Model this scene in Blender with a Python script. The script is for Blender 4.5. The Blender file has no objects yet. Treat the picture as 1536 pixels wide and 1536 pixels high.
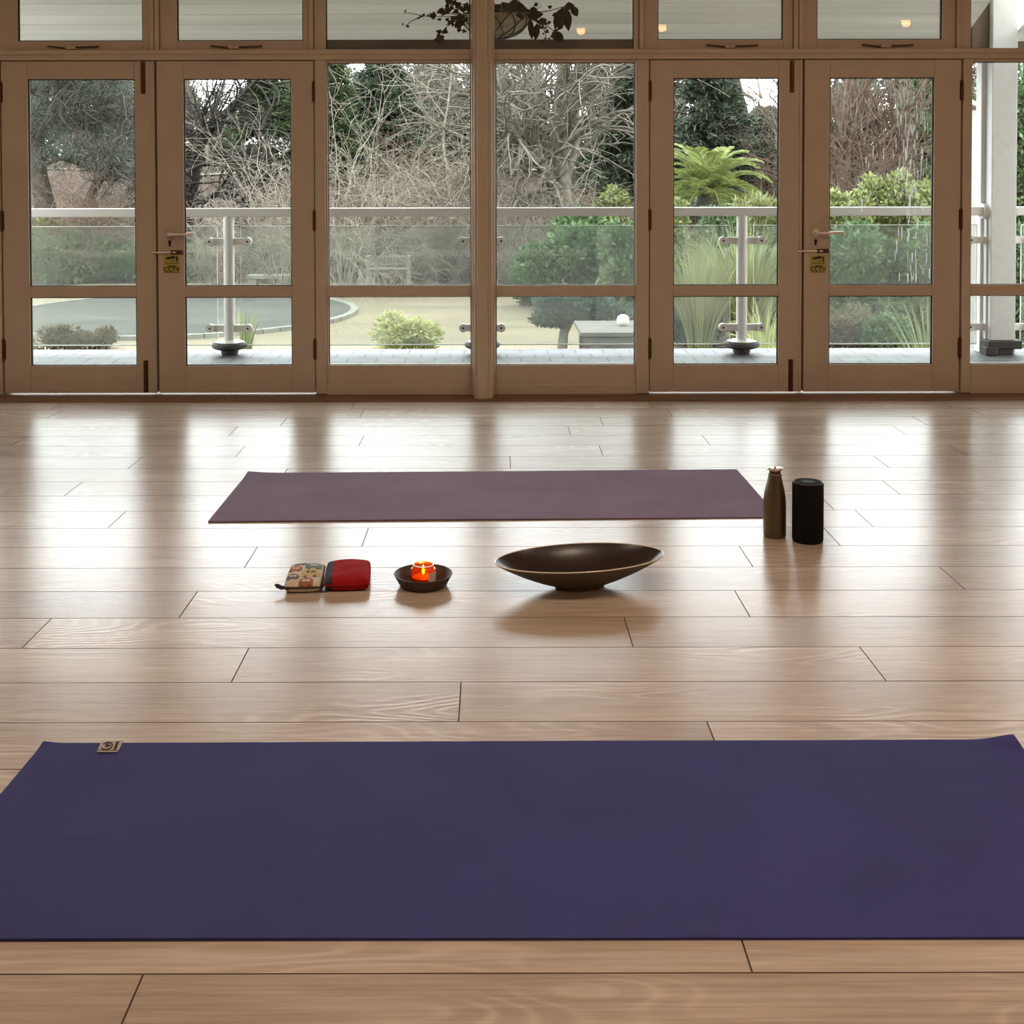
import bpy, bmesh, math, random
import numpy as np
from mathutils import Vector, Matrix, Euler

random.seed(7); rng = np.random.default_rng(7)
PI = math.pi
S = bpy.context.scene
COL = S.collection
# ------------------------------------------------------------------ camera
FPX, CX, HOR, CAMZ, PITCH, ROLL = 1800.0, 738.0, 264.0, 1.25, 0.0266, 0.002
CY = HOR + FPX*math.tan(PITCH)
RM = (Matrix.Rotation(PI/2-PITCH, 3, 'X') @ Matrix.Rotation(-ROLL, 3, 'Z'))
cam_d = bpy.data.cameras.new('camera'); cam = bpy.data.objects.new('camera', cam_d); COL.objects.link(cam)
cam.location = (0, 0, CAMZ); cam.rotation_euler = RM.to_euler()
cam_d.sensor_width = 36; cam_d.lens = FPX/1536*36
cam_d.shift_x = (768-CX)/1536; cam_d.shift_y = (CY-768)/1536
cam_d.clip_start = 0.05; cam_d.clip_end = 500
S.camera = cam
def ray(u, v): return RM @ Vector(((u-CX)/FPX, -(v-CY)/FPX, -1.0))
def P(u, v, Y):
    d = ray(u, v); t = Y/d.y; return Vector((d.x*t, Y, CAMZ+d.z*t))
def FL(u, v, z=0.0):
    d = ray(u, v); t = (z-CAMZ)/d.z; return Vector((d.x*t, d.y*t, z))
# ------------------------------------------------------------------ helpers
class MB:
    def __init__(s): s.v = []; s.f = []; s.m = []
    def add(s, vs, fs, mi=0):
        o = len(s.v); s.v += [tuple(p) for p in vs]; s.f += [tuple(i+o for i in f) for f in fs]; s.m += [mi]*len(fs); return s
    def box(s, x0, x1, y0, y1, z0, z1, mi=0):
        return s.add([(x0,y0,z0),(x1,y0,z0),(x1,y1,z0),(x0,y1,z0),(x0,y0,z1),(x1,y0,z1),(x1,y1,z1),(x0,y1,z1)],
              [(0,3,2,1),(4,5,6,7),(0,1,5,4),(1,2,6,5),(2,3,7,6),(3,0,4,7)], mi)
    def tube(s, pts, rad, n=8, cap=True, mi=0):
        pts = [Vector(p) for p in pts]; k = len(pts)
        if not hasattr(rad, '__len__'): rad = [rad]*k
        vs = []; fs = []; ref = None
        for i in range(k):
            t = (pts[min(i+1,k-1)]-pts[max(i-1,0)]).normalized()
            if ref is None:
                ref = Vector((0,0,1)) if abs(t.z) < .9 else Vector((1,0,0))
            a = t.cross(ref)
            if a.length < 1e-5: a = t.orthogonal()
            a.normalize(); b = t.cross(a); ref = b.cross(t) if False else -b
            ref = a.cross(t)
            for j in range(n):
                q = 2*PI*j/n; vs.append(pts[i]+(a*math.cos(q)+b*math.sin(q))*rad[i])
        for i in range(k-1):
            for j in range(n):
                j2 = (j+1) % n; fs.append((i*n+j, i*n+j2, (i+1)*n+j2, (i+1)*n+j))
        if cap: fs.append(tuple(range(n-1,-1,-1))); fs.append(tuple((k-1)*n+j for j in range(n)))
        return s.add(vs, fs, mi)
    def lathe(s, prof, n=48, c=(0,0,0), sx=1, sy=1, mi=0, cap=True):
        vs = []; fs = []; k = len(prof)
        for r, z in prof:
            for j in range(n):
                q = 2*PI*j/n; vs.append((c[0]+r*sx*math.cos(q), c[1]+r*sy*math.sin(q), c[2]+z))
        for i in range(k-1):
            for j in range(n):
                j2 = (j+1) % n; fs.append((i*n+j, i*n+j2, (i+1)*n+j2, (i+1)*n+j))
        if cap and prof[0][0] > 1e-6: fs.append(tuple(range(n-1,-1,-1)))
        if cap and prof[-1][0] > 1e-6: fs.append(tuple((k-1)*n+j for j in range(n)))
        return s.add(vs, fs, mi)
    def cyl(s, p0, p1, r, n=24, mi=0): return s.tube([p0, p1], r, n, True, mi)
    def build(s, name, mat, parent=None, smooth=False, bevel=0, seg=2, sharp=40, loc=None):
        me = bpy.data.meshes.new(name); me.from_pydata(s.v, [], s.f)
        mats = mat if isinstance(mat, (list, tuple)) else [mat]
        for m in mats: me.materials.append(m)
        if len(mats) > 1: me.polygons.foreach_set('material_index', s.m)
        me.validate(); me.update()
        if smooth:
            me.shade_smooth()
            if sharp: me.set_sharp_from_angle(angle=math.radians(sharp))
        o = bpy.data.objects.new(name, me); COL.objects.link(o)
        if parent: o.parent = parent
        if loc: o.location = loc
        if bevel:
            b = o.modifiers.new('bevel', 'BEVEL'); b.width = bevel; b.segments = seg; b.limit_method = 'ANGLE'; b.angle_limit = math.radians(40)
        return o
def np_mesh(name, V, F, mat, parent=None, n=4, smooth=False):
    me = bpy.data.meshes.new(name); V = np.asarray(V, np.float32); F = np.asarray(F, np.int32)
    me.vertices.add(len(V)); me.vertices.foreach_set('co', V.ravel())
    me.loops.add(F.size); me.loops.foreach_set('vertex_index', F.ravel())
    me.polygons.add(len(F)); me.polygons.foreach_set('loop_start', np.arange(0, F.size, n, dtype=np.int32))
    me.update(calc_edges=True); me.materials.append(mat)
    if smooth: me.shade_smooth()
    o = bpy.data.objects.new(name, me); COL.objects.link(o)
    if parent: o.parent = parent
    return o
def empty(name, loc=(0,0,0), rz=0):
    o = bpy.data.objects.new(name, None); COL.objects.link(o); o.location = loc; o.rotation_euler = (0,0,rz); o.empty_display_size = .1
    return o
def tag(o, label=None, cat=None, group=None, kind=None):
    if label: o['label'] = label
    if cat: o['category'] = cat
    if group: o['group'] = group
    if kind: o['kind'] = kind
    return o
def struct(o, label=None, cat=None): return tag(o, label, cat, None, 'structure')
def inherit(parent, o):
    o.parent = parent; return o
# ------------------------------------------------------------------ materials
class NT:
    def __init__(s, name):
        s.m = bpy.data.materials.new(name); s.m.use_nodes = True; s.t = s.m.node_tree; s.t.nodes.clear()
        s.out = s.n('ShaderNodeOutputMaterial')
    def n(s, typ, **kw):
        nd = s.t.nodes.new(typ)
        for k, v in kw.items():
            if k in nd.inputs: nd.inputs[k].default_value = v
            else: setattr(nd, k, v)
        return nd
    def l(s, a, b): s.t.links.new(a, b)
    def ramp(s, fac, stops):
        r = s.n('ShaderNodeValToRGB'); e = r.color_ramp.elements
        while len(e) < len(stops): e.new(0.5)
        for i, (p, c) in enumerate(stops): e[i].position = p; e[i].color = (*c, 1)
        s.l(fac, r.inputs['Fac']); return r.outputs['Color']
    def bsdf(s, **kw):
        b = s.n('ShaderNodeBsdfPrincipled')
        for k, v in kw.items(): b.inputs[k.replace('_', ' ')].default_value = v
        s.l(b.outputs[0], s.out.inputs[0]); return b
    def math(s, op, a, b=None):
        m = s.n('ShaderNodeMath', operation=op)
        for i, x in enumerate((a, b)):
            if x is None: continue
            if isinstance(x, (int, float)): m.inputs[i].default_value = x
            else: s.l(x, m.inputs[i])
        return m.outputs[0]
def lin(r, g, b):
    f = lambda c: (c/255/12.92 if c/255 <= .04045 else ((c/255+.055)/1.055)**2.4)
    return (f(r), f(g), f(b))
def simple(name, col, rough=.5, metal=0, spec=.5, noise=0, nscale=20, bump=0, bscale=200, coat=0, stretch=None):
    t = NT(name); b = t.bsdf(Base_Color=(*col, 1), Roughness=rough, Metallic=metal, Specular_IOR_Level=spec, Coat_Weight=coat)
    tc = t.n('ShaderNodeTexCoord'); src = tc.outputs['Object']
    if stretch:
        mp = t.n('ShaderNodeMapping'); mp.inputs['Scale'].default_value = stretch; t.l(src, mp.inputs[0]); src = mp.outputs[0]
    if noise:
        nz = t.n('ShaderNodeTexNoise', Scale=nscale, Detail=5.0); t.l(src, nz.inputs['Vector'])
        lo = tuple(max(0, c*(1-noise)) for c in col); hi = tuple(min(1, c*(1+noise)) for c in col)
        t.l(t.ramp(nz.outputs['Fac'], [(.3, lo), (.7, hi)]), b.inputs['Base Color'])
    if bump:
        n2 = t.n('ShaderNodeTexNoise', Scale=bscale, Detail=4.0); t.l(src, n2.inputs['Vector'])
        bp = t.n('ShaderNodeBump', Strength=bump, Distance=.002); t.l(n2.outputs['Fac'], bp.inputs['Height']); t.l(bp.outputs[0], b.inputs['Normal'])
    return t.m
def emis(name, col, st):
    t = NT(name); e = t.n('ShaderNodeEmission'); e.inputs[0].default_value = (*col, 1); e.inputs[1].default_value = st
    t.l(e.outputs[0], t.out.inputs[0]); return t.m
def glass(name, tint=(.93,.96,.94), refl=1.0, ior=1.45, haze=0.0, rough=0.0, hazecol=(.75,.8,.78)):
    t = NT(name); tr = t.n('ShaderNodeBsdfTransparent'); tr.inputs[0].default_value = (*tint, 1)
    gl = t.n('ShaderNodeBsdfGlossy'); gl.inputs['Roughness'].default_value = rough
    gm = t.n('ShaderNodeNewGeometry'); dt = t.n('ShaderNodeVectorMath', operation='DOT_PRODUCT'); mx = t.n('ShaderNodeMixShader')
    t.l(gm.outputs['Normal'], dt.inputs[0]); t.l(gm.outputs['Incoming'], dt.inputs[1]); f0 = ((ior-1)/(ior+1))**2
    sch = t.math('POWER', t.math('SUBTRACT', 1.0, t.math('ABSOLUTE', dt.outputs['Value'])), 5.0)
    t.l(t.math('MULTIPLY', t.math('ADD', t.math('MULTIPLY', sch, 1-f0), f0), refl), mx.inputs[0]); t.l(tr.outputs[0], mx.inputs[1]); t.l(gl.outputs[0], mx.inputs[2])
    last = mx.outputs[0]
    if haze:
        df = t.n('ShaderNodeBsdfDiffuse'); df.inputs[0].default_value = (*hazecol, 1); tl = t.n('ShaderNodeBsdfTranslucent'); tl.inputs[0].default_value = (*hazecol, 1)
        a = t.n('ShaderNodeMixShader'); a.inputs[0].default_value = .5; t.l(df.outputs[0], a.inputs[1]); t.l(tl.outputs[0], a.inputs[2])
        m2 = t.n('ShaderNodeMixShader'); m2.inputs[0].default_value = haze; t.l(last, m2.inputs[1]); t.l(a.outputs[0], m2.inputs[2]); last = m2.outputs[0]
    t.l(last, t.out.inputs[0]); return t.m
def leafmat(name, c0, c1, trans=.25, rough=.5, spec=.25):
    t = NT(name); g = t.n('ShaderNodeNewGeometry')
    colr = t.ramp(g.outputs['Random Per Island'], [(0, c0), (1, c1)])
    b = t.n('ShaderNodeBsdfPrincipled', Roughness=rough); b.inputs['Specular IOR Level'].default_value = spec
    t.l(colr, b.inputs['Base Color']); tl = t.n('ShaderNodeBsdfTranslucent'); t.l(colr, tl.inputs[0])
    mx = t.n('ShaderNodeMixShader'); mx.inputs[0].default_value = trans
    t.l(b.outputs[0], mx.inputs[1]); t.l(tl.outputs[0], mx.inputs[2]); t.l(mx.outputs[0], t.out.inputs[0]); return t.m

def floor_mat():
    t = NT('oak_planks'); b = t.bsdf(Roughness=.3, Specular_IOR_Level=.5, IOR=1.6)
    tc = t.n('ShaderNodeTexCoord'); g = t.n('ShaderNodeNewGeometry'); rnd = g.outputs['Random Per Island']
    off = t.n('ShaderNodeCombineXYZ'); t.l(t.math('MULTIPLY', rnd, 37.0), off.inputs[0]); t.l(t.math('MULTIPLY', rnd, 91.0), off.inputs[1])
    ad = t.n('ShaderNodeVectorMath', operation='ADD'); t.l(tc.outputs['Object'], ad.inputs[0]); t.l(off.outputs[0], ad.inputs[1])
    def mp(s):
        m = t.n('ShaderNodeMapping'); m.inputs['Scale'].default_value = s; t.l(ad.outputs[0], m.inputs[0]); return m.outputs[0]
    fine = t.n('ShaderNodeTexNoise', Scale=1.0, Detail=6.0, Roughness=.65); t.l(mp((3.0, 90, 1)), fine.inputs['Vector'])
    big = t.n('ShaderNodeTexNoise', Scale=1.0, Detail=3.0); t.l(mp((1.3, 5.0, 1)), big.inputs['Vector'])
    # cathedral grain: rings of a stretched noise field
    fld = t.n('ShaderNodeTexNoise', Scale=1.0, Detail=1.0, Roughness=.4); t.l(mp((1.6, 6.5, 1)), fld.inputs['Vector'])
    ring = t.math('SINE', t.math('MULTIPLY', fld.outputs['Fac'], 95.0))
    ring = t.math('POWER', t.math('ADD', t.math('MULTIPLY', ring, .5), .5), 3.0)
    wsel = t.n('ShaderNodeTexNoise', Scale=1.0, Detail=2.0); t.l(mp((1.0, 3.0, 1)), wsel.inputs['Vector'])
    sel = t.n('ShaderNodeMapRange'); sel.inputs[1].default_value = .46; sel.inputs[2].default_value = .62; t.l(wsel.outputs['Fac'], sel.inputs[0])
    ringm = t.math('MULTIPLY', ring, sel.outputs[0])
    v = t.math('ADD', t.math('MULTIPLY', fine.outputs['Fac'], .55), t.math('MULTIPLY', big.outputs['Fac'], .45))
    v = t.math('ADD', v, t.math('MULTIPLY', ringm, .16))
    v = t.math('ADD', v, t.math('MULTIPLY', t.math('SUBTRACT', rnd, .5), .10))
    colr = t.ramp(v, [(.33, FLOOR_LO), (.5, FLOOR_MID), (.68, FLOOR_HI)])
    kn = t.n('ShaderNodeTexNoise', Scale=1.0, Detail=2.0); t.l(mp((2.2, 9, 1)), kn.inputs['Vector'])
    kr = t.n('ShaderNodeMapRange'); kr.inputs[1].default_value = .70; kr.inputs[2].default_value = .80; kr.inputs[4].default_value = .45; t.l(kn.outputs['Fac'], kr.inputs[0])
    mx = t.n('ShaderNodeMix', data_type='RGBA'); mx.inputs[7].default_value = (*FLOOR_LO, 1)
    t.l(kr.outputs[0], mx.inputs[0]); t.l(colr, mx.inputs[6]); t.l(mx.outputs[2], b.inputs['Base Color'])
    rr = t.n('ShaderNodeMapRange'); rr.inputs[3].default_value = .19; rr.inputs[4].default_value = .31; t.l(fine.outputs['Fac'], rr.inputs[0]); t.l(rr.outputs[0], b.inputs['Roughness'])
    bp = t.n('ShaderNodeBump', Strength=.25, Distance=.0015); t.l(t.math('ADD', fine.outputs['Fac'], t.math('MULTIPLY', ringm, .5)), bp.inputs['Height']); t.l(bp.outputs[0], b.inputs['Normal'])
    return t.m
FLOOR_LO, FLOOR_MID, FLOOR_HI = (.30,.225,.17), (.43,.34,.265), (.56,.46,.375)

M = {}
M['floor'] = floor_mat()
M['groove'] = simple('plank_gap', (.10,.06,.04), .8)
M['frame'] = simple('frame_paint', (.56,.47,.375), .45, noise=.05, nscale=6)
M['frame2'] = simple('door_paint', (.54,.45,.36), .42, noise=.05, nscale=6)
M['plaster'] = simple('plaster', (.72,.62,.5), .9)
M['ceil'] = simple('ceiling_paint', (.8,.74,.66), .9)
M['thresh'] = simple('threshold_wood', (.20,.105,.05), .55, noise=.25, nscale=8, stretch=(.3,6,6))
M['bronze'] = simple('bronze_metal', (.11,.055,.025), .4, .8)
M['gasket'] = simple('black_gasket', (.02,.017,.014), .7)
M['steel'] = simple('satin_steel', (.85,.79,.72), .28, 1)
M['glass'] = glass('window_glass', (.96,.965,.953), .55)
M['rail_glass'] = glass('balustrade_glass', (.88,.905,.88), 1.2, 1.5, .035, .03)
M['white'] = simple('white_metal', (.62,.61,.58), .35)
M['whitewood'] = simple('white_painted_wood', (.52,.52,.50), .5, noise=.05)
M['darkwood'] = simple('dark_brown_beam', (.075,.045,.025), .6, noise=.3, nscale=6)
M['black'] = simple('dark_rubber', (.025,.023,.022), .6)
M['sticker'] = simple('yellow_sticker', (.44,.37,.08), .4)
M['ink'] = simple('black_ink', (.015,.012,.01), .5)
# ------------------------------------------------------------------ floor with planks
YW = 6.80
def make_floor():
    mb = MB(); x0, x1 = -4.75, 5.35; g = .0016; dz = .0022
    ks = [FL(738, v).y for v in (1460, 1022, 926)]
    w = (ks[2]-ks[0])/7.0; y0 = ks[0]
    known = {}
    for u, v in ((199,1498),(1121,1436),(1066,1097),(690,1050),(361,996),(1308,994),(55,950),(942,945),(283,906),(1112,903),(1427,866),
                 (377,835),(1118,833),(548,805),(1248,805),(177,778),(1290,772),(112,732),(1325,722),(202,695),(765,690),(365,672),(900,672),
                 (545,655),(1055,655),(357,640),(852,640),(75,625)):
        p = FL(u, v); known.setdefault(math.floor((p.y-y0)/w), []).append(p.x)
    r = random.Random(3); k = math.floor((-7.0-y0)/w)
    while y0+k*w < 6.72:
        a, b = y0+k*w, min(y0+(k+1)*w, 6.75); js = sorted(known.get(k, [r.uniform(-1.3, 1.3)])); cuts = list(js)
        while cuts[0] > x0: cuts.insert(0, cuts[0]-1.62)
        while cuts[-1] < x1: cuts.append(cuts[-1]+1.62)
        cuts = [x0]+[c for c in cuts if x0+.05 < c < x1-.05]+[x1]
        for c, d in zip(cuts[:-1], cuts[1:]):
            o = [(c,a,-dz),(d,a,-dz),(d,b,-dz),(c,b,-dz),(c+g,a+g,0),(d-g,a+g,0),(d-g,b-g,0),(c+g,b-g,0)]
            mb.add(o, [(4,5,6,7)], 0)
            mb.add(o, [(0,1,5,4),(1,2,6,5),(2,3,7,6),(3,0,4,7)], 1)
        k += 1
    mb.box(x0, x1, -7.05, 6.9, -.06, -dz, 1)
    return struct(mb.build('floor', [M['floor'], M['groove']]), 'pale oak plank floor of the room', 'floor')
make_floor()
# ------------------------------------------------------------------ room shell
XL, XR, YB, ZC = -4.7, 5.3, -7.0, 2.95
struct(MB().box(XL, XR, YB, YW+.15, ZC, ZC+.1).build('ceiling', M['ceil']))
struct(MB().box(XL-.1, XL, YB, YW+.12, -.06, ZC+.1).build('wall_left', M['plaster']))
struct(MB().box(XR, XR+.1, YB, YW+.12, -.06, ZC+.1).build('wall_right', M['plaster']))
struct(MB().box(XL, XR, YB-.1, YB, -.06, ZC+.1).build('wall_back', M['plaster']))
# ------------------------------------------------------------------ window wall
def X(u, v=340, Y=YW): return P(u, v, Y).x
def Z(v, u=738, Y=YW): return P(u, v, Y).z
zT0, zT1 = Z(89.5), Z(75.5)          # transom rail
zB = Z(589.5)                        # bottom of the doors
zTop = 2.62
UW = [-250, -16, 2, 235, 471.5, 481.5]
xJ = dict(a0=X(-262), a1=X(-16), d1=X(3), m12=X(235), j2=X(472.5), f1=X(489), pL=X(708), pR=X(742), f2=X(954), j3=X(974), m34=X(1204.5), j4=X(1441.5), f3=X(1456), e1=X(1700))
wf = MB()
wf.box(XL, XR, YW-.03, YW+.12, zTop, ZC)                         # wall over the windows
wf.box(XL, xJ['a0'], YW-.03, YW+.12, -.02, zTop); wf.box(xJ['e1'], XR, YW-.03, YW+.12, -.02, zTop)
struct(wf.build('wall_front', M['plaster']))
tr = MB().box(XL+.3, XR-.3, YW-.02, YW+.1, zT0, zT1); tr.box(xJ['a0'], xJ['e1'], YW-.032, YW+.0, zT1-.022, zT1+.004); tr.box(xJ['a0'], xJ['e1'], YW+.05, YW+.1, zT0-.012, zT0+.01)
tr.build('trim_1', M['frame'], bevel=.004)
struct(bpy.data.objects['trim_1'], 'horizontal transom rail above the doors', 'rail')
th = MB(); yq = FL(738, 603).y
prof = [(yq, 0), (yq+.012, .006), (yq+.035, .008), (YW+.16, .008), (YW+.16, -.05), (yq, -.05)]
th.add([(x, y, z) for x in (xJ['a0'], xJ['e1']) for y, z in prof], [tuple(range(6))[::-1], tuple(range(6,12))]+[(i, (i+1) % 6, (i+1) % 6+6, i+6) for i in range(6)])
struct(th.build('trim_2', M['thresh']), 'dark wooden threshold strip under the doors', 'threshold')
# jamb posts between the doors and fixed panes
def jamb(i, xa, xb, y0=YW-.008, y1=YW+.09, z0=.012, label=None):
    b = MB().box(xa, xb, y0, y1, z0, zT0); sd = -1 if i in (4, 6) else 1
    b.box(xa-(.014 if sd < 0 else 0), xb+(.014 if sd > 0 else 0), YW+.05, y1, z0, zT0)
    return struct(b.build('trim_%d' % i, M['frame'], bevel=.003), label, 'jamb')
jamb(3, xJ['a1'], xJ['d1']-.004, label='narrow painted jamb at the far left of the doors')
jamb(4, xJ['j2']+.004, xJ['f1'], label='narrow painted jamb right of the left pair of doors')
jamb(5, xJ['f2'], xJ['j3']-.004, label='narrow painted jamb left of the right pair of doors')
jamb(6, xJ['j4']+.004, xJ['f3'], label='narrow painted jamb right of the right pair of doors')
pc = MB(); w = xJ['pR']-xJ['pL']; yp = FL(728, 600).y
pc.box(xJ['pL'], xJ['pR'], YW-.045, YW+.1, 0.0, zTop)
pc.box(xJ['pL']+w*.10, xJ['pR']-w*.10, yp+.005, YW-.04, 0.0, zTop)
pc.box(xJ['pL']+w*.24, xJ['pR']-w*.30, yp-.012, yp+.006, 0.0, zTop)
struct(pc.build('trim_7', M['frame'], bevel=.007), 'tall stepped post in the middle of the window wall', 'post')
nwin = [0]
def pane_box(mb, x0, x1, z0, z1, y):
    mb.box(x0, x1, y, y+.005, z0, z1); return mb
def frame_ring(mb, x0, x1, z0, z1, gx0, gx1, gz0, gz1, y0, y1):
    mb.box(x0, gx0, y0, y1, z0, z1); mb.box(gx1, x1, y0, y1, z0, z1)
    mb.box(gx0, gx1, y0, y1, gz1, z1); mb.box(gx0, gx1, y0, y1, z0, gz0); return mb
def gasket(x0, x1, z0, z1, y, t=.005):
    mb = MB(); frame_ring(mb, x0-.001, x1+.001, z0-.001, z1+.001, x0+t, x1-t, z0+t*.7, z1-t*.8, y, y+.012); return mb
def fixed_window(ua, ub, xa, xb, label):
    nwin[0] += 1
    e = empty('window_%d' % nwin[0], ((xa+xb)/2, YW, 0)); struct(e, label, 'window')
    ox = -(xa+xb)/2
    g0, g1 = X(ua)+ox, X(ub)+ox; a, b = xa+ox, xb+ox
    zs = (Z(94), Z(428.5), Z(445), Z(547.5))
    f = MB(); y0, y1 = .004, .07
    f.box(a, g0, y0, y1, .008, zT0); f.box(g1, b, y0, y1, .008, zT0)
    f.box(g0, g1, y0, y1, zs[0], zT0); f.box(g0, g1, y0, y1, zs[2], zs[1]); f.box(g0, g1, y0, y1, .008, zs[3])
    f.box(a, b, -.012, .02, .008, Z(582)); f.box(a, b, -.004, .02, Z(582), Z(577))
    f.build('frame', M['frame'], e, bevel=.004)
    for z1_, z0_ in ((zs[0], zs[1]), (zs[2], zs[3])):
        pane_box(MB(), g0-.004, g1+.004, z0_-.004, z1_+.004, .03).build('pane', M['glass'], e)
        gasket(g0, g1, z0_, z1_, .018, .004).build('gasket', M['gasket'], e)
    return e
fixed_window(-235, -28, xJ['a0'], xJ['a1'], 'fixed glazed panel beyond the far left jamb')
fixed_window(492, 706.5, xJ['f1'], xJ['pL'], 'fixed glazed panel left of the central post')
fixed_window(744, 952.5, xJ['pR'], xJ['f2'], 'fixed glazed panel right of the central post')
fixed_window(1457.5, 1685, xJ['f3'], xJ['e1'], 'fixed glazed panel at the far right, white column behind it')
def transom(xa, xb, ua, ub, vb, sash, label, stay_u=None):
    nwin[0] += 1
    xm = (xa+xb)/2; e = empty('window_%d' % nwin[0], (xm, YW, zT1)); struct(e, label, 'window')
    g0, g1 = X(ua, 30)-xm, X(ub, 30)-xm; a, b = xa-xm, xb-xm; zt = zTop-zT1; zg = Z(vb)-zT1
    f = MB()
    if sash:
        w = .045
        sa, sb = a+.025, b-.025
        f.box(a, sa, -.012, .08, 0, zt); f.box(sb, b, -.012, .08, 0, zt)
        f.build('outer_frame', M['frame'], e, bevel=.003)
        s = MB(); frame_ring(s, sa+.002, sb-.002, .004, zt, g0, g1, zg, zt-.05, .006, .05); s.build('sash', M['frame2'], e, bevel=.003)
    else:
        frame_ring(f, a, b, 0, zt, g0, g1, max(zg, .004), zt-.05, .006, .06); f.build('frame', M['frame'], e, bevel=.003)
    pane_box(MB(), g0-.004, g1+.004, max(zg, .004)-.003, zt-.046, .03).build('pane', M['glass'], e)
    sheet = MB(); p = [(g0-.003, .042, max(zg, .004)-.002), (g1+.003, .042, max(zg, .004)-.002), (g1+.003, .0407, zt-.047), (g0-.003, .0407, zt-.047)]
    sheet.add(p+[(x, y+.003, z) for x, y, z in p], [(0,1,2,3), (7,6,5,4), (0,4,5,1), (1,5,6,2), (2,6,7,3), (3,7,4,0)]).build('outer_pane', M['glass'], e)
    gasket(g0, g1, max(zg, .004), zt-.05, .016, .005).build('gasket', M['gasket'], e)
    if stay_u:
        sx = X(stay_u, 70)-xm; st = MB(); zc = Z(70.5)-zT1
        st.tube([(sx-.125, -.012, zc+.008), (sx-.03, -.020, zc-.004), (sx+.01, -.020, zc-.001), (sx+.15, -.014, zc+.004), (sx+.165, -.014, zc+.008)], .0045, 8)
        st.build('stay_arm', M['bronze'], e, smooth=True)
        st = MB(); st.box(sx-.022, sx+.035, -.03, .006, zc-.010, zc+.008); st.cyl((sx, -.026, zc-.004), (sx, -.026, zc+.018), .007, 10)
        st.build('stay_bracket', M['frame2'], e, bevel=.003)
    return e
xm1 = (X(232, 40)); xq1 = X(470, 40); 
transom(X(-12,40), X(231,40), 25.5, 213, 60, True, 'hinged pane above the first door from the left', 106)
transom(X(232,40), X(470,40), 265, 454, 60, True, 'hinged pane above the second door from the left', 350)
transom(X(471,40), X(706,40), 488.5, 705, 74, False, 'fixed pane above, left of the central post, ivy sprig behind it')
transom(X(740,40), X(958,40), 739.5, 951, 74, False, 'fixed pane above, right of the central post, basket behind it')
transom(X(959,40), X(1197,40), 987, 1175, 60, True, 'hinged pane above the third door from the left', 1092)
transom(X(1198,40), X(1441,40), 1226, 1414, 60, True, 'hinged pane above the fourth door from the left', 1325)
transom(X(1442,40), X(1700,40), 1457, 1684, 74, False, 'fixed pane above at the far right, white column behind it')
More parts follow.
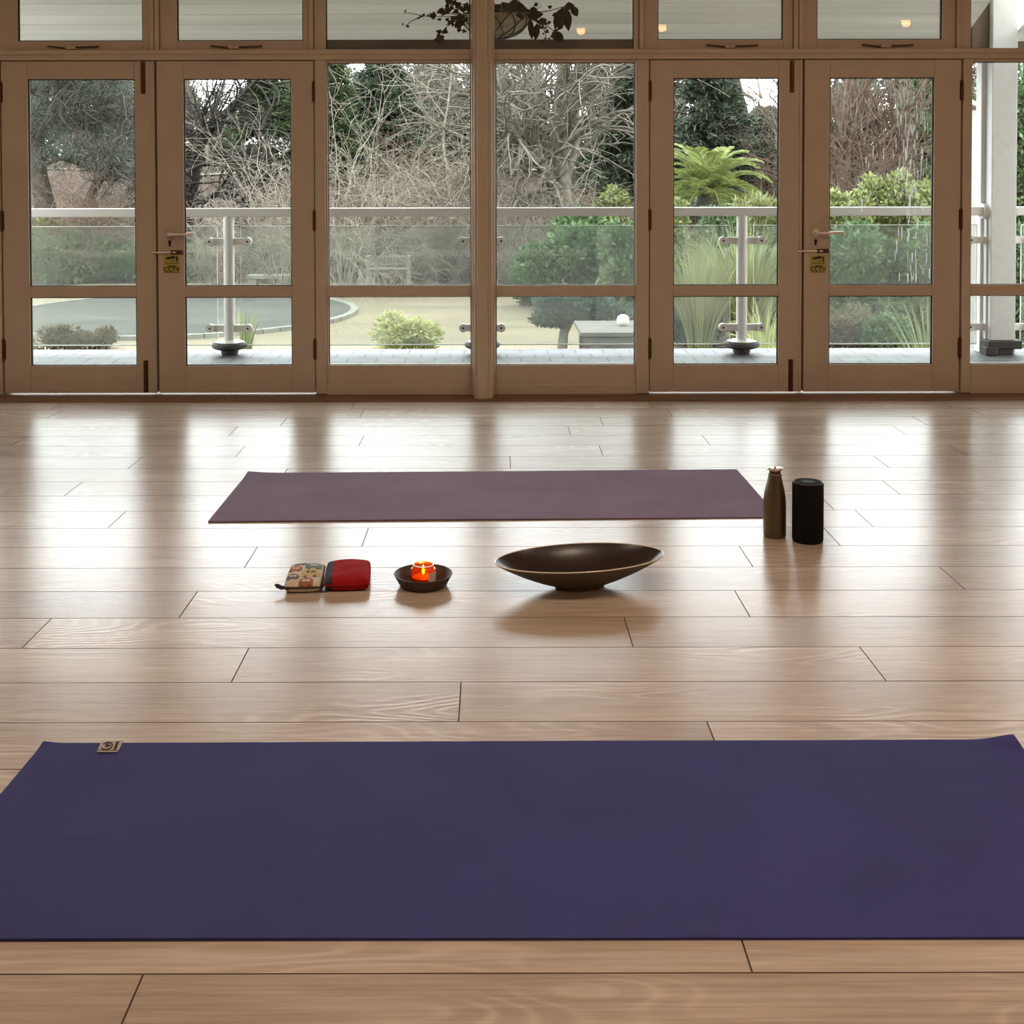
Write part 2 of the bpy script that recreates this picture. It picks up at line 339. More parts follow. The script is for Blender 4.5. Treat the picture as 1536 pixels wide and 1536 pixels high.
# ------------------------------------------------------------------ doors
def text_mesh(name, s, size, mat, parent, loc, rot, ext=.0002):
    cu = bpy.data.curves.new(name, 'FONT'); cu.body = s; cu.size = size; cu.align_x = 'CENTER'; cu.extrude = ext; cu.offset = size*.028
    o = bpy.data.objects.new(name, cu); COL.objects.link(o)
    bpy.context.view_layer.update()
    me = bpy.data.meshes.new_from_object(o.evaluated_get(bpy.context.evaluated_depsgraph_get())); me.name = name
    bpy.data.objects.remove(o); me.materials.clear(); me.materials.append(mat)
    o = bpy.data.objects.new(name, me); COL.objects.link(o); o.parent = parent; o.location = loc; o.rotation_euler = rot
    return o
def door(i, u0, u1, ga, gb, hinge, active, label):
    x0, x1 = X(u0), X(u1); hx = x0 if hinge < 0 else x1
    e = empty('door_%d' % i, (hx, YW, zB)); struct(e, label, 'door')
    zt = zT0-zB-.004; a, b = x0-hx+.002, x1-hx-.002; g0, g1 = X(ga)-hx, X(gb)-hx
    zz = lambda v: Z(v)-zB
    f = MB(); y0, y1 = 0, .045; zs = (zz(117.5), zz(428.5), zz(445), zz(547.5))
    f.box(a, g0, y0, y1, .004, zt); f.box(g1, b, y0, y1, .004, zt)
    f.box(g0, g1, y0, y1, zs[0], zt); f.box(g0, g1, y0, y1, zs[2], zs[1]); f.box(g0, g1, y0, y1, .004, zs[3])
    f.build('leaf', M['frame2'], e, bevel=.003)
    if not active:   # cover strip on the meeting edge
        s = b if hinge < 0 else a
        MB().box(s-.016, s-.002, -.006, .003, .004, zt).box(s-.02, s+.02, .0465, .058, .004, zt).build('cover_strip', M['frame2'], e, bevel=.002)
    for z1_, z0_ in ((zs[0], zs[1]), (zs[2], zs[3])):
        pane_box(MB(), g0-.004, g1+.004, z0_-.004, z1_+.004, .022).build('pane', M['glass'], e)
        gasket(g0, g1, z0_, z1_, .010, .006).build('gasket', M['gasket'], e)
    for v in (137, 330, 523):
        h = MB(); z = zz(v); h.cyl((0, -.006, z-.055), (0, -.006, z+.055), .0085, 10); h.cyl((0, -.006, z-.062), (0, -.006, z+.062), .005, 8)
        h.box(-.011, .011, -.002, .004, z-.055, z+.055)
        h.build('hinge', M['bronze'], e, smooth=True)
    if not active:
        bx = X(214, 110)-x0 if i == 1 else X(1187, 110)-X(974)
        bx += a
        for za, zb, nm in ((zt-.185, zt-.004, 'top_bolt'), (.006, .19, 'bottom_bolt')):
            bb = MB(); bb.box(bx-.013, bx+.013, -.004, .004, za, zb); zc = (za+zb)/2
            bb.box(bx-.006, bx+.006, -.011, -.003, za+.015, zb-.01); bb.cyl((bx, -.018, zc-.02), (bx, -.003, zc-.02), .006, 10)
            bb.build(nm, M['bronze'], e, bevel=.002)
    else:
        ux = 255 if i == 2 else 1223
        lx = X(ux, 350)-hx; z = zz(350)
        ro = MB().cyl((lx, -.009, z), (lx, .001, z), .024, 24).build('rose', M['steel'], e, smooth=True)
        lv = MB(); lv.tube([(lx, -.004, z), (lx, -.04, z), (lx+.012, -.052, z), (lx+.04, -.055, z), (lx+.14, -.052, z+.002), (lx+.15, -.048, z+.001)], [.009,.009,.0095,.009,.008,.006], 12)
        lv.build('lever_handle', M['steel'], e, smooth=True)
        es = MB().cyl((lx, -.006, zz(363.5)), (lx, .001, zz(363.5)), .025, 24)
        es.build('escutcheon', M['frame2'], e, smooth=True)
        kh = MB().cyl((lx, -.0085, zz(362)), (lx, -.005, zz(362)), .010, 14); kh.box(lx-.006, lx+.006, -.0085, -.005, zz(368.5), zz(362)); kh.build('keyhole', M['ink'], e)
        z = zz(377.5); xl, xr = X(ux-27, 377)-hx, X(ux+19, 377)-hx
        sb = MB().tube([(xl, -.012, z), (xr-.03, -.012, z)], .0048, 10); sb.build('slide_bolt', M['steel'], e, smooth=True)
        sk = MB(); xk = X(ux+5, 377)-hx
        sk.box(xk-.012, xr+.004, -.006, .002, z-.012, z+.012); sk.box(xk-.01, xk, -.018, .0, z-.008, z+.008); sk.box(xr-.01, xr, -.018, .0, z-.01, z+.01)
        sk.cyl((xk+.02, -.02, z), (xk+.02, -.008, z), .004, 8)
        sk.build('bolt_plate', M['bronze'], e, bevel=.0015)
        xk = X(ux-24, 377)-hx
        # sticker
        sa, sb_, z0s, z1s = X(ux-10, 395)-hx, X(ux+15, 395)-hx, zz(409), zz(381.5)
        if i == 4: sa, sb_, z0s, z1s = X(ux-8, 395)-hx, X(ux+16, 395)-hx, zz(410.5), zz(383.5)
        st = MB().box(sa, sb_, -.0012, .001, z0s, z1s).build('sticker', M['sticker'], e); st['label'] = 'small yellow CCTV warning sticker'
        w, h = sb_-sa, z1s-z0s; cx = (sa+sb_)/2
        k = MB(); q = lambda px, pz: (sa+px*w, -.0015, z0s+pz*h)
        def poly(pts):
            k.add([q(*p) for p in pts], [tuple(range(len(pts)))])
        poly([(.14,.80),(.20,.74),(.70,.82),(.72,.92),(.66,.95),(.16,.86)]); poly([(.76,.92),(.86,.92),(.86,.60),(.80,.60),(.80,.70),(.76,.70)])
        poly([(.42,.66),(.70,.66),(.70,.69),(.42,.69)])
        for a_, b_, zq in ((.1,.9,.53), (.28,.76,.40), (.28,.76,.36), (.1,.9,.045)): poly([(a_,zq),(b_,zq),(b_,zq+.03),(a_,zq+.03)])
        k.build('pictogram', M['ink'], st)
        text_mesh('lettering', 'CCTV', h*.33, M['ink'], st, (cx-.0, -.0014, z0s+.11*h), (PI/2, 0, 0))
    return e
door(1, 3.5, 234, 43.5, 203.5, -1, False, 'leftmost painted glazed door, hinged at the left')
door(2, 236, 472, 276.5, 437.5, 1, True, 'second glazed door from the left with lever and yellow sticker')
door(3, 974.5, 1203.5, 1010, 1168, -1, False, 'third glazed door from the left, right of the central post')
door(4, 1205.5, 1441, 1244, 1400, 1, True, 'rightmost glazed door with lever and yellow sticker, rain-streaked')
# rain streaks on the rightmost door
rs = MB(); d4 = bpy.data.objects['door_4']; hx = d4.location.x; r = random.Random(5)
for _ in range(230):
    u = r.gauss(1366, 13) if r.random() < .75 else r.uniform(1250, 1396); v = r.uniform(120, 300) if r.random() < .8 else r.uniform(300, 415)
    if not 1246 < u < 1398: continue
    p = P(u, v, YW+.02); L = r.uniform(.01, .075); ww = r.uniform(.0012, .004)
    x = p.x-hx; z = p.z-zB; z0 = max(z-L, Z(427)-zB)
    rs.add([(x, .0185, z), (x-ww, .0205, z), (x-ww*.7, .0205, z0), (x, .0185, z0-.001), (x+ww*.7, .0205, z0), (x+ww, .0205, z)], [(0,1,2,3), (0,3,4,5)])
M['drip'] = glass('water_drip', (.9,.92,.92), 1.0, 1.33, .62, .1, (.9,.93,.93))
rs.build('water_streaks', M['drip'], d4)['kind'] = 'stuff'
# ------------------------------------------------------------------ yoga mats
def matfab(name, c, bump=.35):
    t = NT(name); b = t.bsdf(Roughness=.75, Specular_IOR_Level=.15)
    tc = t.n('ShaderNodeTexCoord')
    n1 = t.n('ShaderNodeTexNoise', Scale=3.0, Detail=4.0); t.l(tc.outputs['Object'], n1.inputs['Vector'])
    t.l(t.ramp(n1.outputs['Fac'], [(.3, tuple(x*.9 for x in c)), (.7, tuple(x*1.1 for x in c))]), b.inputs['Base Color'])
    v = t.n('ShaderNodeTexNoise', Scale=420.0, Detail=2.0); t.l(tc.outputs['Object'], v.inputs['Vector'])
    mp = t.n('ShaderNodeMapping'); mp.inputs['Scale'].default_value = (2.0, 6.0, 1); t.l(tc.outputs['Object'], mp.inputs[0])
    w = t.n('ShaderNodeTexNoise', Scale=1.6, Detail=2.0); t.l(mp.outputs[0], w.inputs['Vector'])
    b1 = t.n('ShaderNodeBump', Strength=bump, Distance=.001); t.l(v.outputs['Fac'], b1.inputs['Height'])
    b2 = t.n('ShaderNodeBump', Strength=.5, Distance=.006); t.l(w.outputs['Fac'], b2.inputs['Height']); t.l(b1.outputs[0], b2.inputs['Normal'])
    t.l(b2.outputs[0], b.inputs['Normal']); return t.m
def make_mat(name, bl, br, fl, fr, th, hfun, mat, nx=150, ny=50):
    o = (Vector(bl)+Vector(br)+Vector(fl)+Vector(fr))/4; o.z = 0
    e = empty(name, o); V = []; F = []
    def q(s, t): return (Vector(fl)*(1-s)+Vector(fr)*s)*(1-t)+(Vector(bl)*(1-s)+Vector(br)*s)*t
    for lay in (0, 1):
        for j in range(ny+1):
            for i in range(nx+1):
                s, t = i/nx, j/ny
                p = q(s, t)-o; d = min(s*(1-s)*4*2.2, 1e9)
                V.append((p.x, p.y, hfun(s, t)+(th if lay else .0004)))
    id = lambda l, i, j: l*(nx+1)*(ny+1)+j*(nx+1)+i
    for j in range(ny):
        for i in range(nx):
            F.append((id(1,i,j), id(1,i+1,j), id(1,i+1,j+1), id(1,i,j+1))); F.append((id(0,i,j), id(0,i,j+1), id(0,i+1,j+1), id(0,i+1,j)))
    for i in range(nx):
        F.append((id(0,i,0), id(0,i+1,0), id(1,i+1,0), id(1,i,0))); F.append((id(0,i+1,ny), id(0,i,ny), id(1,i,ny), id(1,i+1,ny)))
    for j in range(ny):
        F.append((id(0,0,j+1), id(0,0,j), id(1,0,j), id(1,0,j+1))); F.append((id(0,nx,j), id(0,nx,j+1), id(1,nx,j+1), id(1,nx,j)))
    m = np_mesh('sheet', V, F, mat, e); m.data.shade_smooth(); m.data.set_sharp_from_angle(angle=.7)
    return e, q, o
def hf(s, t):
    g = lambda a, b, r, h: h*math.exp(-(((s-a)*2.1)**2+((t-b)*.65)**2)/r**2)
    z = g(1, 1, .05, .012)+g(0, 1, .022, .004)
    z += max(0, .0025*math.sin(11*s+1.5*math.sin(5*t))*max(0, s-.8)*4*(t)) + .0010*(1+math.sin(7*s+4*t))*.5
    z += .0022*math.exp(-((s-.955)*2.1/.06)**2-((t-.25)*.65/.035)**2)+.002*math.exp(-((s-.63)*2.1/.05)**2-((t-.02)*.65/.012)**2)
    z += .0022*math.exp(-((s-.1)*2.1/.04)**2-((t-.45)*.65/.012)**2)
    return z
M['mat_front'] = matfab('indigo_foam', MATF) if 'MATF' in globals() else matfab('indigo_foam', (.041,.041,.162))
M['mat_back'] = matfab('plum_foam', (.20,.128,.205))
bl, br = FL(65, 1117.5), FL(1520, 1112.5); fl, fr = FL(-181, 1413), FL(1788, 1409)
e, q, o = make_mat('yoga_mat', bl, br, fl, fr, .0045, hf, M['mat_front'])
tag(e, 'large indigo yoga mat in the foreground with a small grey tag', 'yoga mat')
ta, tb_, tc_ = FL(151.5, 1117), FL(184.5, 1117), FL(145, 1132.5); td_ = FL(176.5, 1132.5)
tz = .0068; tg = MB(); pts = [ta, tb_, td_, tc_]
ups = [(p.x-o.x, p.y-o.y+(.004 if i < 2 else 0), tz) for i, p in enumerate(pts)]
tg.add(ups+[(x, y, tz-.001) for x, y, z in ups], [(3,2,1,0), (4,5,6,7), (0,1,5,4), (1,2,6,5), (2,3,7,6), (3,0,4,7)])
M['tag'] = simple('grey_fabric_tag', (.40,.36,.33), .8, bump=.3, bscale=900)
tgo = tg.build('tag', M['tag'], e); tgo['label'] = 'small grey fabric tag with a dark ring emblem'
lg = MB(); A, B, D = Vector(ups[0]), Vector(ups[1]), Vector(ups[3])
uv = lambda a, b: A+(B-A)*a+(D-A)*b+Vector((0,0,.0006))
arc = [uv(.36+.23*math.cos(t), .5+.33*math.sin(t)) for t in np.linspace(-2.6, 2.75, 26)]
lg.tube(arc, .0016, 5); lg.tube([uv(.36+.08*math.cos(t), .42+.12*math.sin(t)) for t in np.linspace(0, 5.2, 12)], .0016, 5)
lg.tube([uv(.30, .46), uv(.5, .46)], .0016, 5)
rr = random.Random(2); y = .1
while y < .88:
    h = rr.uniform(.03, .07); lg.tube([uv(.74, y), uv(.74+rr.uniform(.05, .10), y+h*.4)], .0010, 4); y += h+.02
lg.tube([uv(.71, .1), uv(.71, .88)], .0005, 4)
lg.tube([uv(0, .86), uv(1, .86)], .0005, 4)
lg.build('emblem', M['ink'], tgo)
def hb(s, t):
    return .006*math.exp(-(((s)*1.77)**2+((t-1)*.6)**2)/.05**2) + .0008*(1+math.sin(5*s+3*t))
e, q, o = make_mat('yoga_mat', FL(372, 711), FL(1105, 706), FL(312, 784), FL(1168, 777), .0045, hb, M['mat_back'], 110, 36)
tag(e, 'smaller plum purple yoga mat lying nearer the windows', 'yoga mat')
# ------------------------------------------------------------------ bottle
M['bottle'] = simple('brown_satin_metal', (.17,.13,.09), .34, .75)
M['cap'] = simple('bright_steel_cap', (.8,.74,.68), .22, 1)
c = FL(1162, 804); e = tag(empty('bottle', c), 'slim brown metal drinking bottle with a silver cap beside the black speaker', 'bottle')
pr = [(.030,0),(.036,.0012),(.0388,.005),(.0392,.012),(.0396,.05),(.0396,.115),(.0388,.130),(.0365,.147),(.0328,.165),(.0288,.182),(.0252,.197),(.0230,.207),(.0222,.2115),(.0222,.214),(.020,.2145)]
MB().lathe(pr, 64).build('body', M['bottle'], e, smooth=True)
MB().lathe([(.0205,.2140),(.0235,.2148),(.0238,.2165),(.0225,.2185),(.0196,.219),(.0196,.231),(.0205,.232)], 48).build('collar', M['bottle'], e, smooth=True)
MB().lathe([(.0205,.2315),(.0272,.232),(.0284,.2335),(.0284,.2375),(.0268,.2395),(.022,.2405),(.0215,.2395),(.004,.2395)], 48).build('cap', M['cap'], e, smooth=True)
MB().lathe([(.005,.2393),(.005,.2420),(.0035,.2440),(0,.2445)], 16).build('cap_knob', M['cap'], e, smooth=True)
# ------------------------------------------------------------------ speaker
M['mesh'] = simple('black_speaker_mesh', (.006,.006,.006), .85, bump=.5, bscale=900, spec=.2)
M['gloss'] = simple('grey_top_ring', (.085,.085,.09), .4)
M['gloss2'] = simple('black_top', (.012,.012,.013), .6, spec=.15)
c = FL(1211.5, 811); e = tag(empty('speaker', c), 'black cylindrical wireless speaker beside the brown bottle', 'speaker')
R = .0525; H = .203
MB().lathe([(R*.9,.0006),(R*.97,.003),(R,.010),(R,H-.008),(R*.985,H-.003),(R*.955,H-.001)], 72).build('body', M['mesh'], e, smooth=True)
MB().lathe([(R*.95,H-.002),(R*.95,H+.0006),(R*.92,H+.0012),(R*.88,H-.001),(R*.55,H-.0016)], 64).build('top_plate', M['gloss'], e, smooth=True)
MB().lathe([(R*.42,H-.0018),(R*.42,H+.0002),(R*.36,H+.0008),(R*.05,H+.0004),(0,H+.0004)], 40).build('control_disc', M['gloss2'], e, smooth=True)
MB().lathe([(R*.82,-.0001),(R*.88,.0008),(R*.7,.001)], 48).build('foot_ring', M['black'], e)
# ------------------------------------------------------------------ long bowl
M['bowl_in'] = simple('dark_glazed_inside', (.022,.013,.010), .30, noise=.35, nscale=9, bump=.4, bscale=14)
M['bowl_out'] = simple('olive_brown_outside', (.075,.055,.032), .45, noise=.15, nscale=9)
M['bowl_rim'] = simple('pale_rim', (.78,.72,.63), .25)  # rim set much paler than the rest of the bowl
pL, pR = FL(741.5, 843.5, .0905), FL(995.5, 829, .0905)
ctr = (pL+pR)/2; ang = math.atan2(pR.y-pL.y, pR.x-pL.x); a = (pR-pL).length/2; bmin = .137
e = tag(empty('bowl', (ctr.x, ctr.y, 0), ang), 'long shallow dark brown boat-shaped bowl with a pale rim', 'bowl')
def bowl_ring(f, z, ax=a, bx=bmin, n=96, tilt=0):
    out = []
    for j in range(n):
        q = 2*PI*j/n; cs, sn = math.cos(q), math.sin(q); ex = 2/1.9
        out.append((ax*f*math.copysign(abs(cs)**(ex*.98), cs), bx*f*math.copysign(abs(sn)**ex, sn), z+.003*cs*f))
    return out
def rings(mb, rs, closed_first=False, closed_last=False):
    n = len(rs[0]); V = [p for r_ in rs for p in r_]; F = []
    for i in range(len(rs)-1):
        for j in range(n):
            j2 = (j+1) % n; F.append((i*n+j, i*n+j2, (i+1)*n+j2, (i+1)*n+j))
    if closed_first: F.append(tuple(range(n-1,-1,-1)))
    if closed_last: F.append(tuple((len(rs)-1)*n+j for j in range(n)))
    return mb.add(V, F)
foot = .077/a
fr_ = [(foot*.97, 0, 1.15), (foot*1.0, .004, 1.15), (foot*1.0, .010, 1.15), (.36, .014, 1.1), (.50, .026, 1.05), (.68, .045, 1.02), (.84, .065, 1.0), (.95, .081, 1), (.995, .0885, 1)]
rings(MB(), [bowl_ring(f, z, a, bmin*k) for f, z, k in fr_], True).build('outer_shell', M['bowl_out'], e, smooth=True, sharp=60)
rings(MB(), [bowl_ring(f, z) for f, z in ((.992,.088),(1.0,.0895),(1.0,.0912),(.993,.0922),(.984,.0920),(.979,.0905))]).build('rim', M['bowl_rim'], e, smooth=True)
rings(MB(), [bowl_ring(f, z) for f, z in ((.979,.0905),(.93,.080),(.82,.063),(.65,.044),(.45,.028),(.25,.0205),(.1,.0185),(.01,.018))], False, True).build('inner_surface', M['bowl_in'], e, smooth=True)
# ------------------------------------------------------------------ saucer and candle
M['dish'] = simple('dark_brown_clay', (.050,.030,.022), .5, noise=.25, nscale=25, bump=.2, bscale=120)
cd = FL(635, 877.5)
e = tag(empty('candle_dish', cd), 'round dark brown clay dish under the candle jar', 'dish')
MB().lathe([(.060,0),(.069,.001),(.072,.004),(.0785,.016),(.0865,.031),(.0892,.0355),(.0890,.0375),(.0870,.0380),(.0845,.0368),(.079,.028),(.072,.016),(.066,.0105),(.055,.009),(0,.009)], 64).build('dish_body', M['dish'], e, smooth=True)
e = tag(empty('candle_jar', (cd.x, cd.y, .0092)), 'lit candle in an amber glass jar standing in the brown dish', 'candle')
def amber(name, tint, refl=1.2):
    return glass(name, tint, refl, 1.5)
M['amber'] = glass('amber_glass', (.93,.42,.10), 1.3, 1.5, .12, 0, (1.0,.30,.05)); M['wax'] = simple('candle_wax', (.8,.45,.2), .5)
t = NT('warm_wax'); b = t.bsdf(Base_Color=(.85,.42,.16,1), Roughness=.45, Subsurface_Weight=.0); M['wax'] = t.m
MB().lathe([(.030,0),(.0355,.0015),(.0375,.005),(.0375,.040),(.0365,.0435),(.0330,.0465),(.0325,.048),(.0325,.054),(.0318,.0552),(.0305,.054),(.0305,.0475),(.0345,.043),(.0355,.040),(.0355,.005),(.034,.004),(0,.004)], 56).build('jar', M['amber'], e, smooth=True)
M['lip_highlight'] = simple('jar_lip', (.82,.7,.58), .12, 0, .9)  # opaque pale colour, the white highlight on the glass lip painted in
MB().lathe([(.0318,.0535),(.0326,.0545),(.0318,.0562),(.0302,.0562),(.0294,.0545),(.0302,.0535),(.0318,.0535)], 56, cap=False).build('jar_lip', M['lip_highlight'], e, smooth=True)
MB().lathe([(.0340,.0046),(.0340,.017),(.030,.018),(.012,.0172),(0,.017)], 40).build('wax', M['wax'], e, smooth=True)
MB().cyl((0,0,.017), (.0006,0,.024), .0008, 6).build('wick', M['ink'], e)
M['flame'] = emis('flame', (1.0,.42,.10), 22)
MB().lathe([(.0005,.0225),(.0036,.027),(.0050,.032),(.0044,.039),(.0026,.047),(0,.054)], 14).build('flame', M['flame'], e, smooth=True)
lb = MB(); V = []; F = []; k = 14
for i in range(k+1):
    q = math.radians(-62+58*i/k); 
    for z in (.008, .036): V.append((.0378*math.cos(q), .0378*math.sin(q), z))
for i in range(k): F.append((2*i, 2*i+2, 2*i+3, 2*i+1))
lb.add(V, F); lbo = lb.build('paper_label', simple('jar_label', (.8,.7,.6), .6), e); so = lbo.modifiers.new('s', 'SOLIDIFY'); so.thickness = .0004; so.offset = 1
for q in (-2.75, -.35):
    MB().cyl((.0345*math.cos(q), .0345*math.sin(q), .046), (.0375*math.cos(q), .0375*math.sin(q), .048), .0026, 10).build('glint_dot', M['cap'], e)  # bright metal dots modelled in place of highlights on the jar
pl = bpy.data.lights.new('candle_light', 'POINT'); pl.energy = .055; pl.color = (1,.5,.18); pl.shadow_soft_size = .004
plo = bpy.data.objects.new('candle_light', pl); COL.objects.link(plo); plo.parent = e; plo.location = (.005, .009, .044)
# ------------------------------------------------------------------ pouches
def pouch(cu, cv, w, d, h, rz, name, label, nx, ny, colf, mats, lift=.0008, pw=.28):
    c = FL(cu, cv); e = tag(empty(name, (c.x, c.y, 0), rz), label, 'pouch')
    V = []; F = []; MI = []
    def prof(s, t):   # s,t in -1..1
        a_ = max(0, 1-abs(s)**3.6)**pw*max(0, 1-abs(t)**3.6)**pw
        return a_
    rr = random.Random(4)
    def co(i, j, sgn):
        s, t = -1+2*i/nx, -1+2*j/ny
        x = s*w/2*(1-.035*t*t); y = t*d/2*(1-.03*s*s)
        a_ = prof(s, t)
        z = h/2+sgn*h/2*a_*(1+.05*math.sin(4*s+2*t)*(sgn > 0)+.04*math.sin(9*t-3*s)*(sgn > 0))
        if sgn < 0: z = max(lift, h/2-h*.62*a_)
        return (x, y, z)
    for sgn in (1, -1):
        for j in range(ny+1):
            for i in range(nx+1): V.append(co(i, j, sgn))
    K = (nx+1)*(ny+1); idx = lambda l, i, j: l*K+j*(nx+1)+i
    for j in range(ny):
        for i in range(nx):
            s, t = (-1+2*(i+.5)/nx), (-1+2*(j+.5)/ny)
            F.append((idx(0,i,j), idx(0,i+1,j), idx(0,i+1,j+1), idx(0,i,j+1))); MI.append(colf(s*w/2, t*d/2, 1))
            F.append((idx(1,i,j), idx(1,i,j+1), idx(1,i+1,j+1), idx(1,i+1,j))); MI.append(colf(s*w/2, t*d/2, -1))
    mb = MB(); mb.v = V; mb.f = F; mb.m = MI
    bm_ = mb.build('fabric_body', mats, e, smooth=True, sharp=0)
    piv = MB(); n = 72; ring = []
    for k in range(n+1):
        q = 2*PI*k/n; s, t = math.cos(q), math.sin(q); m = max(abs(s), abs(t)); s, t = s/m, t/m
        ring.append((s*w/2*(1-.035*t*t), t*d/2*(1-.03*s*s), h/2))
    piv.tube(ring, .0024, 6)
    return e, piv
cream, teal, redc, yel, grey, navy = [simple(n, c, .85, bump=.3, bscale=700) for n, c in (('cream_cotton', (.62,.53,.40)), ('teal_print', (.12,.25,.26)), ('brick_print', (.42,.12,.07)), ('yellow_print', (.58,.46,.18)), ('grey_print', (.12,.10,.09)), ('navy_cloth', (.022,.024,.045)))]
red = simple('red_nylon', (.33,.012,.016), .85, spec=.08, noise=.12, nscale=30, bump=.35, bscale=60)
cars = [(.022, .050, .026, 1), (.018, -.022, .028, 3), (-.032, .026, .021, 2), (-.034, -.048, .020, 4), (-.022, .085, .020, 4), (.010, -.088, .022, 2), (.045, .088, .02, 3)]
def carcol(x, y, sg):
    if sg < 0: return 0
    for cx_, cy_, s, k in cars:
        px, py = (x-cx_)/s, (y-cy_)/(s*1.95)
        body = (px*px/1.0+max(0, py)**2/.55 < 1 and py > -.42 and abs(px) < .96)
        whl = any((px-wx)**2+((py+.42)*1.2)**2 < .055 for wx in (-.52, .52))
        edge = (px*px/1.10+max(0, py)**2/.61 < 1 and py > -.48 and abs(px) < 1.0)
        if whl: return 4
        if body:
            if .18 < py < .52 and abs(px) < .5 and not abs(px+.05) < .05: return 0 if k != 3 else 4
            if -.08 < py < .0 and abs(px) < .9: return 4
            return k
        if edge: return 4
    return 0
e, pv = pouch(458, 873.5, .108, .205, .034, math.radians(3.5), 'fabric_pouch', 'cream zip pouch printed with little cars, lying left of the red one', 110, 150, carcol, [cream, teal, redc, yel, grey])
pv.build('piping', navy, e, smooth=True)
st = MB(); st.tube([(-.050, -.094, .016), (-.062, -.104, .018), (-.074, -.100, .022), (-.080, -.090, .025), (-.074, -.088, .024), (-.062, -.094, .020), (-.052, -.092, .017)], .0036, 8)
st.build('wrist_loop', navy, e, smooth=True)
zp = MB(); zp.tube([(-.05, -.1005, .019), (.05, -.1005, .019)], .002, 6); zp.box(-.047, -.037, -.106, -.1005, .014, .022); zp.build('zip', M['bronze'], e)
def redcol(x, y, sg): return 1 if x < -.046 else 0
e, pv = pouch(522, 871, .136, .205, .042, math.radians(5), 'fabric_pouch', 'red fabric pouch with a dark navy end, right of the printed one', 80, 100, redcol, [red, navy], pw=.25)
pv.build('seam', red, e, smooth=True)
MB().tube([(-.064,-.080,.024),(-.069,-.092,.018),(-.078,-.098,.010),(-.074,-.107,.004),(-.066,-.104,.004),(-.062,-.094,.012)], .0022, 7).build('cord_loop', navy, e, smooth=True)
# ================================================================== outside
ZD = -.02; YR = FL(738, 531, ZD).y - .0; YE = YR+.26          # deck level, railing line, deck edge
def terr(x, y):
    t = min(1, max(0, (y-24.5)/15.0)); t = t*t*(3-2*t)
    z = -1.0+2.35*t+max(0, y-40)*.03
    z += .12*math.sin(.7*x+.3*y)*t
    if x > 2: z += .5*min(1, (x-2)/4)*min(1, max(0, (y-13)/8))*(1-t)
    return z
def deck_mat():
    t = NT('wet_deck_tiles'); b = t.bsdf(Roughness=.35, Specular_IOR_Level=.35)
    tc = t.n('ShaderNodeTexCoord'); br = t.n('ShaderNodeTexBrick', offset=.5, Scale=1.0); br.inputs['Brick Width'].default_value = .20; br.inputs['Row Height'].default_value = .19
    br.inputs['Mortar Size'].default_value = .008; br.inputs['Color1'].default_value = (.15,.152,.157,1); br.inputs['Color2'].default_value = (.115,.118,.124,1); br.inputs['Mortar'].default_value = (.035,.035,.037,1)
    t.l(tc.outputs['Object'], br.inputs['Vector'])
    nz = t.n('ShaderNodeTexNoise', Scale=5.0, Detail=4.0); t.l(tc.outputs['Object'], nz.inputs['Vector'])
    mx = t.n('ShaderNodeMix', data_type='RGBA', blend_type='MULTIPLY'); mx.inputs[0].default_value = .4
    t.l(br.outputs['Color'], mx.inputs[6]); t.l(nz.outputs['Color'], mx.inputs[7]); t.l(mx.outputs[2], b.inputs['Base Color'])
    rg = t.n('ShaderNodeMapRange'); rg.inputs[3].default_value = .4; rg.inputs[4].default_value = .65; t.l(nz.outputs['Fac'], rg.inputs[0]); t.l(rg.outputs[0], b.inputs['Roughness'])
    return t.m
M['deck'] = deck_mat()
struct(MB().box(-7, 8, YW+.15, YE, ZD-.1, ZD).build('deck', M['deck']), 'pale grey tiled terrace outside the glass doors', 'terrace')
struct(MB().box(-7, 8, YE-.06, YE-.02, -1.6, ZD-.1).build('deck_fascia', M['darkwood']))
# ground
def ground_mat():
    t = NT('leaf_litter'); b = t.bsdf(Roughness=.9, Specular_IOR_Level=.1); tc = t.n('ShaderNodeTexCoord')
    n1 = t.n('ShaderNodeTexNoise', Scale=9.0, Detail=8.0, Roughness=.7); t.l(tc.outputs['Object'], n1.inputs['Vector'])
    n2 = t.n('ShaderNodeTexNoise', Scale=.5, Detail=3.0); t.l(tc.outputs['Object'], n2.inputs['Vector'])
    a = t.ramp(n1.outputs['Fac'], [(.3, (.016,.011,.008)), (.5, (.045,.031,.023)), (.72, (.10,.075,.056))])
    g = t.ramp(n1.outputs['Fac'], [(.3, (.014,.014,.008)), (.7, (.05,.046,.028))])
    mx = t.n('ShaderNodeMix', data_type='RGBA'); f = t.ramp(n2.outputs['Fac'], [(.48, (0,0,0)), (.6, (.8,.8,.8))])
    t.l(f, mx.inputs[0]); t.l(a, mx.inputs[6]); t.l(g, mx.inputs[7]); t.l(mx.outputs[2], b.inputs['Base Color']); return t.m
M['ground'] = ground_mat()
gx = np.linspace(-34, 38, 100); gy = np.concatenate([np.linspace(8.9, 45, 90), np.linspace(46, 95, 25)])
V = [(x, y, terr(x, y)) for y in gy for x in gx]; nx = len(gx)
F = [(j*nx+i, j*nx+i+1, (j+1)*nx+i+1, (j+1)*nx+i) for j in range(len(gy)-1) for i in range(nx-1)]
struct(np_mesh('ground', V, F, M['ground'], smooth=True), 'brown leaf-strewn slope behind the garden', 'ground')
